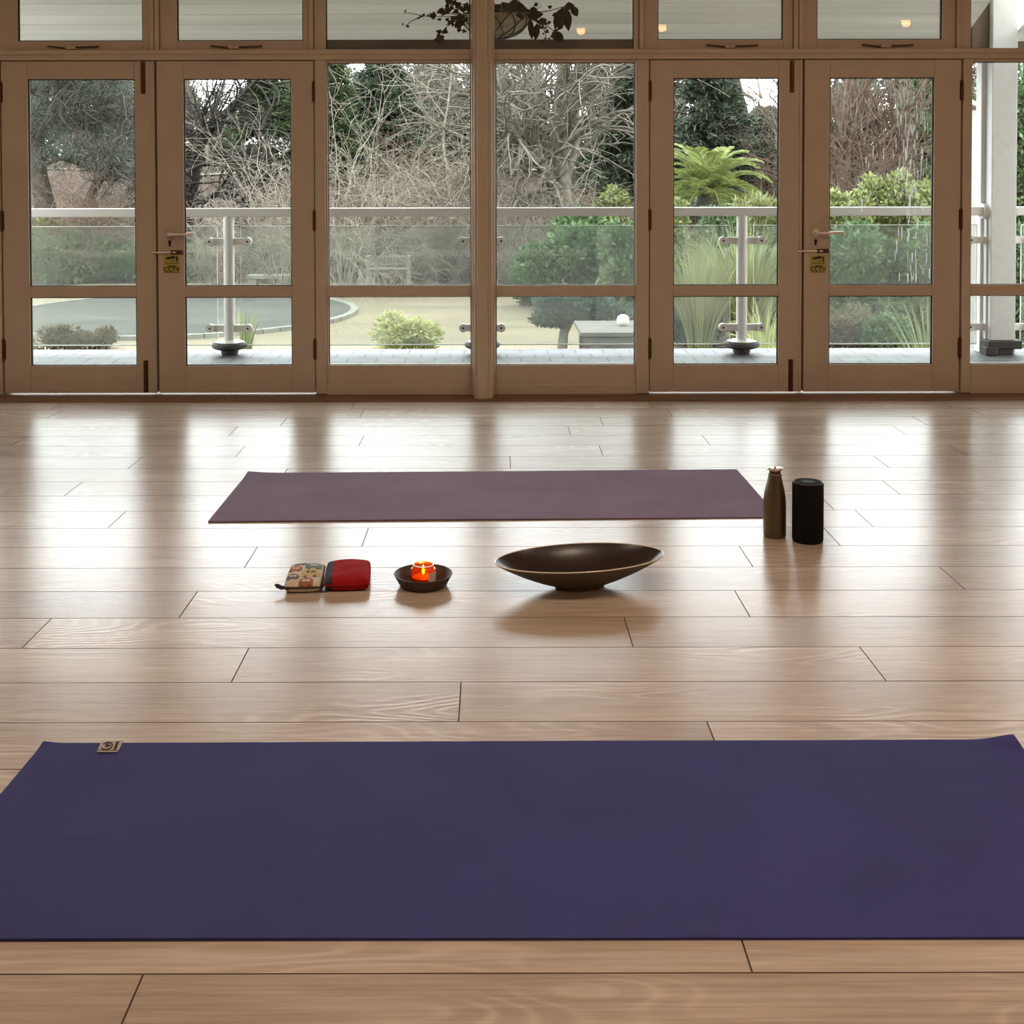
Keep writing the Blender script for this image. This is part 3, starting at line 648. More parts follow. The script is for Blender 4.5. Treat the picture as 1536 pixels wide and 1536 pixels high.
def flat_poly(name, pts, z, mat, label, cat, yoff=.0):
    mb = MB(); n = len(pts); mb.add([(x, y, z) for x, y in pts]+[(x, y, z-.2) for x, y in pts], [tuple(range(n))]+[(i, i+n, (i+1) % n+n, (i+1) % n) for i in range(n)])
    return struct(mb.build(name, mat), label, cat)
M['sand'] = simple('sandy_gravel', (.128,.103,.062), .9, noise=.22, nscale=1.2, stretch=(.35,2,1))
flat_poly('gravel_court', [(-8.5,12),(2.6,12),(2.6,17),(2.2,22),(1.0,24.6),(-4,25.2),(-8.5,24.8),(-10.5,22),(-10.5,15)], -.97, M['sand'], 'pale sandy court below the terrace', 'ground')
M['asphalt'] = simple('wet_grey_pond', (.042,.043,.036), .75, spec=.2, noise=.35, nscale=1.4, stretch=(.5,2,1)); M['stone'] = simple('pale_kerb', (.15,.145,.12), .6, noise=.2, nscale=8)
pc_ = (-5.05, 19.3); pr_ = (2.75, 3.0)
flat_poly('pond', [(pc_[0]+pr_[0]*math.cos(q), pc_[1]+pr_[1]*math.sin(q)) for q in np.linspace(0, 2*PI, 64, False)], -.93, M['asphalt'], 'round grey pool with a pale kerb on the sandy court', 'pond')
kb = MB(); ns = 64
for i in range(ns):
    q0, q1 = 2*PI*i/ns+.004, 2*PI*(i+1)/ns-.004
    o = []
    for z in (-1.0, -.91):
        for f, q in ((0,q0),(0,q1),(1,q1),(1,q0)): o.append((pc_[0]+(pr_[0]+.11*f)*math.cos(q), pc_[1]+(pr_[1]+.11*f)*math.sin(q), z))
    kb.add(o, [(4,5,6,7),(0,1,5,4),(1,2,6,5),(2,3,7,6),(3,0,4,7)])
struct(kb.build('pond_kerb', M['stone']))
M['path'] = simple('pale_path', (.22,.21,.19), .8, noise=.2, nscale=3)
pm = MB(); xs = np.linspace(-26, 20, 60)
pv_ = [(x, 39.4+dy, terr(x, 39.4+dy)+.06) for dy in (0, 1.6) for x in xs]; n = len(xs)
pm.add(pv_, [(i, i+1, n+i+1, n+i) for i in range(n-1)]); struct(pm.build('path', M['path']))
# ------------------------------------------------------------------ veranda roof, beam, columns
YBm = YR+.05; zb0, zb1 = P(738, 75, YBm).z, P(738, 59.5, YBm+.02).z
def roof_mat():
    t = NT('translucent_roof'); tc = t.n('ShaderNodeTexCoord'); mp = t.n('ShaderNodeMapping'); mp.inputs['Scale'].default_value = (.25, 14, 1); t.l(tc.outputs['Object'], mp.inputs[0])
    nz = t.n('ShaderNodeTexNoise', Scale=1.0, Detail=2.0); t.l(mp.outputs[0], nz.inputs['Vector'])
    c = t.ramp(nz.outputs['Fac'], [(.3, (.59,.575,.53)), (.7, (.71,.695,.645))])
    d = t.n('ShaderNodeBsdfDiffuse'); tl = t.n('ShaderNodeBsdfTranslucent'); t.l(c, d.inputs[0]); t.l(c, tl.inputs[0])
    mx = t.n('ShaderNodeMixShader'); mx.inputs[0].default_value = ROOF_T; t.l(d.outputs[0], mx.inputs[1]); t.l(tl.outputs[0], mx.inputs[2]); t.l(mx.outputs[0], t.out.inputs[0]); return t.m
ROOF_T = .20
M['roof'] = roof_mat()
zr1 = 2.95; r0 = (YBm+.35, zb1-.0); 
sl = (zr1-zb1)/(YBm-(YW+.12)); 
xc0, xc1 = P(1485, 330, YR-.06).x, P(1523, 330, YR-.06).x
xe_ = P(1450, 30, YR).x; rf = MB(); ya, yb = YW+.12, YBm+.30; za, zb_ = zr1, zb1-sl*.30
nb = 16
for i in range(nb):
    f0, f1 = i/nb, (i+1)/nb-.0012
    y0_, y1_ = ya+(yb-ya)*f0, ya+(yb-ya)*f1; z0_, z1_ = za+(zb_-za)*f0, za+(zb_-za)*f1
    rf.add([(-7,y0_,z0_),(xe_,y0_,z0_),(xe_,y1_,z1_),(-7,y1_,z1_),(-7,y0_,z0_+.02),(xe_,y0_,z0_+.02),(xe_,y1_,z1_+.02),(-7,y1_,z1_+.02)], [(0,1,2,3),(7,6,5,4),(0,4,5,1),(1,5,6,2),(2,6,7,3),(3,7,4,0)])
struct(rf.build('veranda_roof', M['roof']), 'pale sloping veranda roof outside', 'roof')
struct(MB().box(-7, xc0, YBm, YBm+.10, zb0, zb1).box(xc1, 8, YBm, YBm+.10, zb0, zb1).build('veranda_beam', M['darkwood'], bevel=.006), 'dark brown beam along the veranda eave', 'beam')
col = MB(); col.box(xc0, xc1, YR-.08, YR+.11, ZD, 2.80); col.box(xc0-.035, xc0+.02, YR+.02, YR+.12, ZD, zb0)
struct(col.build('veranda_column', M['whitewood'], bevel=.006), 'square white veranda column at the right', 'column')
cb = MB(); cb.box(xc0-.03, xc1+.03, YR-.13, YR+.13, ZD+.045, ZD+.105); cb.box(xc0+.01, xc1-.02, YR-.10, YR+.10, ZD, ZD+.046)
cb.box(xc0-.05, xc0+.03, YR-.14, YR-.04, ZD+.0, ZD+.06)
struct(cb.build('column_base', M['ink'], bevel=.008), 'dark block at the foot of the white column', 'base')
hz_ = MB().box(xe_, xc1+.02, ya, YBm+.3, 2.80, 2.83)
hz_.add([(x, y, z+d) for d in (0, .02) for x, y, z in ((xc1, ya, 2.81), (8, ya, 2.81), (8, YBm+.3, zb_), (xc1, YBm+.3, zb_))], [(3,2,1,0), (4,5,6,7), (0,1,5,4), (1,2,6,5), (2,3,7,6), (3,0,4,7)])
struct(hz_.build('veranda_high_roof', M['roof']), 'higher part of the veranda roof at the right end', 'roof')
gb = MB(); gb.add([(x, y, z) for x in (xe_, xe_-.02) for y, z in ((ya, 2.80), (YBm+.3, 2.80), (YBm+.3, zb_+.02), (ya+.3, 2.80))], [(0,1,2,3),(7,6,5,4)]+[(i, i+4, (i+1) % 4+4, (i+1) % 4) for i in range(4)])
struct(gb.build('veranda_gable', M['roof']))
xra, xrb = P(1462, 40, YR).x, xc0-.004; br = MB()
pts = [(xra-.03, zb0), (xrb, zb0), (xrb, 2.8), (xra+.05, 2.8), (xra-.03, 2.45)]; n5 = 5
br.add([(x, y, z) for y in (YR-.03, YR+.049) for x, z in pts], [(0,1,2,3,4),(9,8,7,6,5)]+[(i, i+5, (i+1) % 5+5, (i+1) % 5) for i in range(5)])
struct(br.build('roof_bracket', M['darkwood'], bevel=.004), 'dark brown bracket left of the white column head', 'bracket')
# white post with little sloping cap beyond the column
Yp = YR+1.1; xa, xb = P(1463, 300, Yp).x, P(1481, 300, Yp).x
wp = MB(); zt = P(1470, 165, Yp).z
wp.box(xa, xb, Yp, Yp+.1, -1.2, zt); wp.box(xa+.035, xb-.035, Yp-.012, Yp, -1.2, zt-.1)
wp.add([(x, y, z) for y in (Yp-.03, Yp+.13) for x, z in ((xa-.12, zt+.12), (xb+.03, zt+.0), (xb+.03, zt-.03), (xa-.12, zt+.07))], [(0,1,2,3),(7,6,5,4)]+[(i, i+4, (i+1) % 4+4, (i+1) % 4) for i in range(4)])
struct(wp.build('white_post', simple('shaded_white', (.30,.30,.285), .6, noise=.1), bevel=.004), 'slim white post with sloping cap left of the column', 'post')  # same white paint as the column, darkened: shade put into the colour
# ------------------------------------------------------------------ balustrade (one thing)
bal = tag(empty('balustrade', (0, YR, ZD)), 'white metal balustrade with glass panels along the terrace edge', 'railing')
zr = P(738, 318, YR).z-ZD; xcs = [P(u, 330, YR).x for u in (343, 723, 1113)]
sp = (xcs[2]-xcs[0])/2; xs_ = [xcs[0]-2*sp, xcs[0]-sp, xcs[0], xcs[1], xcs[2], xc0-.02]; xe = [xc1+.02, xc1+.02+sp]
hr = MB(); 
hr.box(xs_[0], xcs[1]-.0, -.035, .035, zr-.031, zr+.031); hr.box(xcs[1]+.07, xc0-.03, -.035, .035, zr-.031, zr+.031); hr.box(xe[0]+.0, xe[1], -.035, .035, zr-.031, zr+.031)
hr.build('handrail', M['white'], bal, bevel=.008)
MB().cyl((xc0-.035, 0, zr), (xc0, 0, zr), .055, 20).build('rail_flange', M['white'], bal, smooth=True); MB().cyl((xcs[1]+.04, 0, zr), (xcs[1]+.072, 0, zr), .05, 20).build('rail_flange', M['white'], bal, smooth=True)
def post(x, foot=True):
    p = MB().cyl((x, 0, .085), (x, 0, zr-.02), .038, 24).build('post', M['white'], bal, smooth=True)
    b = MB(); b.lathe([(.10,.088),(.105,.092),(.07,.102),(.045,.106)], 32, (x, 0, 0)); b.build('post_flange', M['white'], p, smooth=True)
    b = MB(); b.lathe([(.055,0),(.06,.012),(.062,.032),(.11,.046),(.125,.056),(.125,.074),(.118,.084),(.10,.089)], 32, (x, 0, 0)); b.build('post_foot', M['black'], p, smooth=True)
    return p
M['grey'] = simple('grey_button', (.32,.33,.32), .4, .3)
def clamp(par, x, side, z):
    c = MB(); c.box(x+side*.03, x+side*.135, -.012, .012, z-.024, z+.024) if side > 0 else c.box(x-.135, x-.03, -.012, .012, z-.024, z+.024)
    c.cyl((x+side*.135, -.014, z), (x+side*.135, .014, z), .030, 20)
    c.build('clamp_arm', M['white'], par, smooth=True)
    d = MB(); d.cyl((x+side*.135, -.026, z), (x+side*.135, -.013, z), .030, 20); d.build('clamp_button', M['white'], par, smooth=True)
    d = MB(); d.cyl((x+side*.135, -.029, z), (x+side*.135, -.025, z), .008, 10); d.build('clamp_screw', M['ink'], par)
zc1, zc2 = P(738, 361.5, YR).z-ZD, P(738, 491.5, YR).z-ZD
for x in xs_[:5]:
    p = post(x)
    for z in (zc1, zc2): clamp(p, x, -1, z); clamp(p, x, 1, z)
p = MB().box(xc0-.012, xc0+.004, -.03, .03, .1, zr).build('wall_plate', M['white'], bal)
for z in (zc1, zc2): clamp(p, xc0+.02, -1, z)
p = MB().box(xc1-.004, xc1+.012, -.03, .03, .1, zr).build('wall_plate', M['white'], bal)
for z in (zc1, zc2): clamp(p, xc1-.02, 1, z)
zg0, zg1 = P(738, 516, YR).z-ZD, P(738, 339, YR).z-ZD
M['edge'] = simple('glass_edge', (.74,.80,.77), .2)
al = xs_+[xe[0]+0, xe[1]]
for a_, b_ in [(xs_[i], xs_[i+1]) for i in range(5)]+[(xe[0], xe[1])]:
    x0_, x1_ = a_+.085, b_-.085
    if a_ == xe[0]: x0_ = a_+.05
    if b_ == xs_[5]: x1_ = b_-.05
    g = MB().box(x0_, x1_, -.006, .006, zg0, zg1).build('glass_panel', M['rail_glass'], bal)
    ed = MB(); t_ = .0045
    ed.box(x0_, x1_, -.006, .006, zg1, zg1+t_); ed.box(x0_, x1_, -.006, .006, zg0-t_*1.6, zg0); ed.box(x0_-.003, x0_, -.006, .006, zg0, zg1); ed.box(x1_, x1_+.003, -.006, .006, zg0, zg1)
    ed.build('polished_edge', M['edge'], g)
# ------------------------------------------------------------------ hanging basket
Yh = 7.5; zrim = P(745, 24, Yh).z; xh = P(744, 40, Yh).x
hb_ = tag(empty('hanging_basket', (xh, Yh, zrim)), 'hanging basket with trailing ivy and long drooping leaves under the veranda roof', 'plant')
M['coir'] = simple('coir_liner', (.34,.29,.21), .95, noise=.4, nscale=18, bump=.6, bscale=60); M['wire'] = simple('basket_wire', (.02,.017,.014), .6)
Rb = .215; Hb = zrim-P(745, 59, Yh).z
def bp(q, f): return (Rb*math.cos(f*PI/2)*math.cos(q), Rb*math.cos(f*PI/2)*math.sin(q), -Hb*math.sin(f*PI/2))
MB().lathe([(Rb*.98*math.cos(f*PI/2), -Hb*.98*math.sin(f*PI/2)) for f in np.linspace(0, 1, 12)], 40).build('liner', M['coir'], hb_, smooth=True)
wm = MB(); nq = 11
for i in range(nq):
    for d in (1, -1):
        wm.tube([bp(2*PI*(i+d*f*1.4)/nq, f) for f in np.linspace(0, .92, 9)], .0035, 5)
wm.tube([(Rb*math.cos(q), Rb*math.sin(q), .002) for q in np.linspace(0, 2*PI, 33)], .006, 6)
wm.build('wire_basket', M['wire'], hb_)
ch = MB(); ztop = za+(zb_-za)*((Yh-ya)/(yb-ya))-zrim
for q in (.4, 2.5, 4.6): ch.tube([(Rb*math.cos(q), Rb*math.sin(q), 0), (0, 0, ztop-.06)], .003, 5)
ch.tube([(0,0,ztop-.06), (0,0,ztop-.002)], .004, 5); ch.build('hanging_chain', M['wire'], hb_)
M['ivy'] = leafmat('dark_ivy', (.012,.012,.007), (.035,.030,.018), .08); M['stem'] = simple('dark_stem', (.022,.017,.010), .8)
def pxh(u, v, dy=0): p = P(u, v, Yh+dy); return Vector((p.x-xh, dy, p.z-zrim))
vines = MB(); ivy = MB(); r = random.Random(11)
def leaf(mb, p, d, L, W, up=Vector((0,-1,0)), n=5, droop=.3):
    d = d.normalized(); s = d.cross(up).normalized() if d.cross(up).length > 1e-3 else Vector((1,0,0)); V = []; F = []
    prof = [0, .75, 1, .7, 0]
    for k, wv in enumerate(prof):
        f = k/(len(prof)-1); c = p+d*L*f+Vector((0,0,-1))*droop*L*f*f
        V += [c-s*W*wv*.5, c+up*.1*W*wv, c+s*W*wv*.5]
    for k in range(4): F += [(k*3, k*3+1, k*3+4, k*3+3), (k*3+1, k*3+2, k*3+5, k*3+4)]
    mb.add(V, F)
def ivyleaf(mb, p, L):
    d = Vector((r.uniform(-1,1), r.uniform(-.35,.35), r.uniform(-1,.5))).normalized(); up = Vector((r.uniform(-.5,.5), -1, r.uniform(-.5,.5))).normalized(); s = d.cross(up).normalized()
    sh = [(0,0),(.25,.5),(.45,.32),(1,0),(.45,-.32),(.25,-.5)]
    mb.add([p]+[p+d*L*a_+s*L*b_ for a_, b_ in sh[1:]], [(0,1,2,3,4,5)])
def vine(pxs, nl, L, rad=.003):
    pts = [pxh(u, v, dy) for u, v, dy in pxs]; vines.tube(pts, [rad*(1-.6*i/len(pts)) for i in range(len(pts))], 5)
    for _ in range(nl):
        f = r.random()*(len(pts)-1); i = int(f); p = pts[i].lerp(pts[min(i+1, len(pts)-1)], f-i)
        ivyleaf(ivy, p+Vector((r.uniform(-.025,.025), r.uniform(-.03,.03), r.uniform(-.03,.02))), L*r.uniform(.45, 1.0))
vine([(735,22,0),(700,24,-.1),(664,25,-.15),(636,24,-.15),(612,19,-.15),(605,20,-.15)], 16, .045)
vine([(700,24,-.1),(672,20,-.12),(655,16,-.12)], 12, .06)
vine([(636,24,-.15),(618,31,-.15),(607,40,-.15)], 4, .03)
vine([(700,26,-.1),(678,34,-.12),(660,50,-.12),(657,60,-.12)], 18, .045)
vine([(710,8,0),(690,6,-.05),(672,2,-.05),(668,-8,-.05)], 22, .05)
vine([(720,20,0),(700,10,-.1),(680,8,-.1)], 20, .05)
vine([(690,26,-.1),(684,40,-.1),(688,42,-.1)], 7, .04)
vine([(790,24,0),(800,20,-.05),(825,16,-.05),(846,10,-.05),(862,8,-.05)], 3, .05, .004)
vine([(795,26,0),(806,30,-.06),(822,40,-.06),(830,46,-.06),(845,42,-.06)], 5, .04, .004)
vine([(790,20,0),(803,14,0),(812,10,0),(805,3,0)], 4, .05)
vine([(812,35,-.05),(818,50,-.05),(820,60,-.05)], 10, .035)
vine([(775,20,0),(768,5,0),(772,-10,0)], 4, .05)
lv_ = MB(); 
for u0, v0, u1, v1, W in ((846,10,832,42,.07),(848,10,853,45,.062),(858,9,866,24,.05),(846,10,862,8,.05),(830,46,836,62,.05),(832,46,845,62,.05),(836,46,846,33,.03),(806,34,803,60,.045),(808,36,820,28,.05),
        (765,20,768,0,.05),(770,22,752,2,.06),(780,22,770,-5,.05),(785,20,778,2,.05),(790,24,815,20,.06),(795,26,798,58,.04),(760,22,742,6,.07),(775,24,790,10,.05),(800,18,802,10,.05)):
    a_, b_ = pxh(u0, v0, -.06), pxh(u1, v1, -.08); leaf(lv_, a_, b_-a_, (b_-a_).length*1.02, W, Vector((r.uniform(-.2,.2), -1, r.uniform(-.2,.2))).normalized(), droop=.04)
for _ in range(60):
    q = r.uniform(0, 2*PI); p = Vector((Rb*.8*math.cos(q)*r.random(), Rb*.8*math.sin(q), .01)); d = Vector((math.cos(q), math.sin(q), r.uniform(-.2, 1))); leaf(lv_, p, d, r.uniform(.08, .16), r.uniform(.03, .05), Vector((0,-.8,.6)), droop=.5)
vines.build('vine_stems', M['stem'], hb_); ivy.build('ivy_leaves', M['ivy'], hb_)['kind'] = 'stuff'; lv_.build('long_leaves', M['ivy'], hb_)['kind'] = 'stuff'
# ------------------------------------------------------------------ plant builders
def G(u, Y): x = P(u, 300, Y).x; return Vector((x, Y, terr(x, Y)))
def px(n, Y): return n*Y/FPX
def leaves_np(C, D, L, W, seed=0, curl=.25):
    """diamond leaves: centres C, directions D, lengths L, widths W"""
    g = np.random.default_rng(seed); n = len(C); D = D/np.linalg.norm(D, axis=1, keepdims=True)
    R = g.normal(size=(n, 3)); Sd = np.cross(D, R); Sd /= np.linalg.norm(Sd, axis=1, keepdims=True); N = np.cross(Sd, D)
    L = np.broadcast_to(L, (n,))[:, None]; W = np.broadcast_to(W, (n,))[:, None]
    V = np.stack([C, C+D*L*.5+Sd*W*.5+N*W*curl, C+D*L, C+D*L*.5-Sd*W*.5+N*W*curl], 1).reshape(-1, 3)
    return V, np.arange(n*4).reshape(-1, 4)
def leaf_cloud(name, mat, parent, lumps, n, L, W, seed, up=.3, shell=.55):
    g = np.random.default_rng(seed); lumps = np.array(lumps, float); vol = (lumps[:, 3]*lumps[:, 4]*lumps[:, 5])**.75; vol /= vol.sum()
    k = g.choice(len(lumps), n, p=vol); d = g.normal(size=(n, 3)); d /= np.linalg.norm(d, axis=1, keepdims=True)
    rad = (shell+(1-shell)*g.random(n)**.6)[:, None]; C = lumps[k, :3]+d*lumps[k, 3:6]*rad
    D = d+g.normal(size=(n, 3))*.7+np.array([0, 0, up]); Ls = L*g.uniform(.55, 1.25, n)
    V, F = leaves_np(C, D, Ls, Ls*W/L, seed+1)
    o = np_mesh(name, V, F, mat, parent); o['kind'] = 'stuff'; return o
def lumps_for(w, d, h, n, seed, z0=.0, rr=(.28, .42), flat=1.0):
    g = random.Random(seed); out = []
    for i in range(n):
        q = g.uniform(0, 2*PI); f = math.sqrt(g.random())*.68; zf = g.uniform(.18, .82)
        k = math.sin(PI*min(1, zf*.9+.12))**.5; rad = g.uniform(*rr)
        out.append((w/2*f*k*math.cos(q), d/2*f*k*math.sin(q), z0+h*zf, w*rad*.62, d*rad*.62, h*rad*.6*flat))
    return out
def grow(mb, p, d, L, r0, depth, P_, g, tips=None, sides=5):
    n = P_.get('seg', 5); pts = [p.copy()]; rad = [r0]; d = d.normalized(); cur = p.copy()
    for i in range(n):
        d = (d+Vector((g.gauss(0,1), g.gauss(0,1), g.gauss(0,1)))*P_['wig']+Vector((0,0,P_['grav'][min(depth, len(P_['grav'])-1)]))).normalized()
        cur = cur+d*L/n; pts.append(cur.copy()); rad.append(r0*(1-(1-P_['taper'])*(i+1)/n))
    mb.tube(pts, rad, max(3, sides), False)
    if depth >= P_['max']:
        if tips is not None: tips.append((cur.copy(), d.copy()))
        return
    nk = P_['kids'][min(depth, len(P_['kids'])-1)]
    for k in range(nk):
        f = P_['from'][min(depth, len(P_['from'])-1)]; f = f+(1-f)*(k+g.random()*.8)/nk; f = min(f, .99); i = min(int(f*n), n-1)
        q = pts[i].lerp(pts[i+1], f*n-i); ax = (pts[i+1]-pts[i]).normalized()
        a_ = math.radians(g.uniform(*P_['ang'])); t = ax.orthogonal().normalized(); t.rotate(Matrix.Rotation(g.uniform(0, 2*PI), 3, ax))
        nd = ax*math.cos(a_)+t*math.sin(a_); lf = g.uniform(*P_['len'])*(1-.35*f if depth == 0 else 1)
        grow(mb, q, nd, L*lf, max(rad[i]*P_['rk'], P_['rmin']), depth+1, P_, g, tips, sides-1)
    grow(mb, cur, d, L*.7, rad[-1], depth+1, P_, g, tips, sides-1)
BARE = dict(seg=5, wig=.13, grav=(.03,.03,.0,-.03), taper=.62, max=4, kids=(6,4,4,3), ang=(28,68), len=(.5,.8), rk=.6, rmin=.007)
BARE['from'] = (.35,.25,.2,.15)
def bark(name, c): return simple(name, c, .9, noise=.35, nscale=9, spec=.1)
M['bark_pine'] = bark('pine_bark', (.055,.047,.038)); M['bark_grey'] = bark('grey_bark', (.115,.102,.08)); M['bark_dark'] = bark('dark_bark', (.030,.026,.022)); M['bark_pale'] = bark('pale_twigs', (.17,.148,.118)); M['bark_brown'] = bark('brown_twigs', (.105,.075,.055))
LM = {k: leafmat(k, a_, b_, tr_) for k, a_, b_, tr_ in (
    ('dark_evergreen', (.022,.032,.019), (.070,.088,.055), .15), ('grey_green_pine', (.045,.055,.040), (.12,.135,.10), .2), ('conifer_green', (.018,.034,.016), (.075,.098,.040), .2),
    ('bright_hedge', (.075,.095,.030), (.25,.28,.11), .3), ('mid_shrub', (.030,.060,.022), (.125,.19,.085), .25), ('pale_shrub', (.24,.26,.09), (.46,.47,.22), .3),
    ('olive_grass', (.10,.12,.04), (.27,.28,.13), .3), ('palm_green', (.075,.095,.025), (.26,.30,.10), .25), ('blue_green', (.022,.042,.034), (.08,.125,.095), .2), ('brown_heather', (.06,.045,.028), (.17,.14,.09), .2))}
seedc = [100]
def nseed(): seedc[0] += 7; return seedc[0]
def bare_tree(u, Y, vtop, r0, mat, label, group=None, P_=None, lean=(0,0), first=.45, sides=6, name='bare_tree', z=None):
    b = G(u, Y); e = tag(empty(name, b), label, 'tree', group); H = P(u, vtop, Y).z-b.z; g = random.Random(nseed()); mb = MB()
    Pm = dict(BARE); Pm.update(P_ or {})
    grow(mb, Vector((0,0,-.1)), Vector((lean[0], lean[1], 1)), H*first, r0, 0, Pm, g, None, sides)
    mb.build('trunk_and_branches', mat, e, smooth=True, sharp=0); return e
def conifer(u, Y, vtop, wpx, mat, label, tr=.12, n=150, L=.34, droop=-.25, z0=.12, leaf_n=70, group=None, bare=.1, name='conifer_tree', thick=.16):
    b = G(u, Y); e = tag(empty(name, b), label, 'tree', group); H = P(u, vtop, Y).z-b.z; Rm = px(wpx, Y)/2; sd = nseed(); g = random.Random(sd); gn = np.random.default_rng(sd)
    mb = MB(); mb.tube([(0,0,-.2), (g.uniform(-.05,.05), 0, H*.5), (0,0,H)], [tr, tr*.65, .02], 8, False); Cs = []; Ds = []
    for i in range(n):
        f = bare+(1-bare)*(i+g.random())/n; z = H*f; q = g.uniform(0, 2*PI); R_ = Rm*(1-f)**.7*g.uniform(.65, 1.1)+.15
        d = Vector((math.cos(q), math.sin(q), droop*g.uniform(.3, 1.2)+.25*f)); p1 = Vector((0,0,z)); p2 = p1+d*R_*.6; p3 = p2+Vector((d.x, d.y, d.z-.35))*R_*.4
        mb.tube([p1, p2, p3], [.02+tr*.18*(1-f), .014, .006], 3, False)
        k = int(leaf_n*3.2*(.4+R_/Rm)); s = gn.random(k)**.7; Q = np.where(s[:, None] < .6, np.array(p1)+(np.array(p2)-np.array(p1))*(s/.6)[:, None], np.array(p2)+(np.array(p3)-np.array(p2))*((s-.6)/.4)[:, None])
        Q = Q+gn.normal(size=(k, 3))*np.array([thick, thick, thick*.45])*R_*.6
        Cs.append(Q); Ds.append(np.tile(np.array([d.x, d.y, d.z-.1]), (k, 1))+gn.normal(size=(k, 3))*.55)
    mb.build('trunk_and_branches', M['bark_dark'], e, smooth=True, sharp=0)
    C = np.concatenate(Cs); D = np.concatenate(Ds); Ls = L*.62*gn.uniform(.5, 1.2, len(C)); V, F = leaves_np(C, D, Ls, Ls*.20, sd)
    np_mesh('foliage', V, F, mat, e)['kind'] = 'stuff'; return e
def shrub(u, Y, vtop, wpx, mat, label, n=9000, L=.12, W=.06, vbot=None, lumps=22, stems=True, group=None, name='shrub', depth=.8, dx=0, cat='shrub', z0f=0.0, rr=(.22,.36), shell=.6):
    b = G(u, Y); e = tag(empty(name, b), label, cat, group); H = P(u, vtop, Y).z-b.z; w = px(wpx, Y); sd = nseed()
    leaf_cloud('foliage', mat, e, lumps_for(w, w*depth, H*(1-z0f), lumps, sd, H*z0f, rr), n, L, W, sd, .3, shell)
    if stems:
        g = random.Random(sd); mb = MB()
        for k in range(9):
            q = g.uniform(0, 2*PI); t_ = Vector((w*.3*math.cos(q), w*.3*depth*math.sin(q), H*g.uniform(.5, .85))); mb.tube([(t_.x*.1, t_.y*.1, -.1), t_*.5+Vector((0,0,H*.08)), t_], [.03, .02, .008], 5, False)
        mb.build('stems', M['bark_brown'], e, smooth=True, sharp=0)
    return e
def twig_bush(u, Y, vtop, wpx, mat, label, stems=14, group=None, r0=.016, name='bare_shrub', up=1.0, kids=(4,3,2), wig=.2, rmin=.0045):
    b = G(u, Y); e = tag(empty(name, b), label, 'shrub', group); H = P(u, vtop, Y).z-b.z; w = px(wpx, Y)/2; g = random.Random(nseed()); mb = MB()
    Pm = dict(BARE); Pm.update(max=3, kids=kids, wig=wig, grav=(-.02,-.06,-.05), ang=(25,75), len=(.45,.75), rmin=rmin); Pm['from'] = (.3,.2,.15)
    for k in range(stems):
        q = g.uniform(0, 2*PI); d = Vector((w/H*math.cos(q)*g.uniform(.3,1.1), w/H*math.sin(q)*.8, up)); grow(mb, Vector((.1*math.cos(q)*w, .1*math.sin(q)*w, -.05)), d, H*g.uniform(.45,.72), r0, 0, Pm, g, None, 4)
    mb.build('twigs', mat, e)['kind'] = 'stuff'; return e
def blades(u, Y, vtop, wpx, mat, label, n=400, W=.014, name='ornamental_grass', spread=.9, droop=.9, cat='grass', vbase=None, group=None):
    b = G(u, Y); e = tag(empty(name, b), label, cat, group); H = (P(u, vtop, Y).z-b.z)*1.12; w = px(wpx, Y)/2; g = np.random.default_rng(nseed())
    q = g.uniform(0, 2*PI, n); s = g.random(n)**.6; hh = H*g.uniform(.6, 1.05, n); V = []; F = []
    base = np.stack([np.cos(q)*w*.25*s, np.sin(q)*w*.25*s, np.zeros(n)], 1); out = np.stack([np.cos(q), np.sin(q), np.zeros(n)], 1); side = np.stack([-np.sin(q), np.cos(q), np.zeros(n)], 1)
    side = side+g.normal(size=(n,3))*.6; side /= np.linalg.norm(side, axis=1, keepdims=True); K = 6; rows = []
    for k in range(K+1):
        f = k/K; c = base+out*(w*spread*s*f**1.7)[:, None]+np.array([0,0,1])*(hh*(f-droop*.38*s*f**3))[:, None]; ww = W*(1-f**2*.95)
        rows.append(np.stack([c-side*ww/2, c+side*ww/2], 1))
    A = np.stack(rows, 1)  # n,K+1,2,3
    V = A.reshape(-1, 3); idx = np.arange(n*(K+1)*2).reshape(n, K+1, 2)
    F = np.stack([idx[:, :-1, 0], idx[:, :-1, 1], idx[:, 1:, 1], idx[:, 1:, 0]], -1).reshape(-1, 4)
    np_mesh('blades', V, F, mat, e)['kind'] = 'stuff'; return e
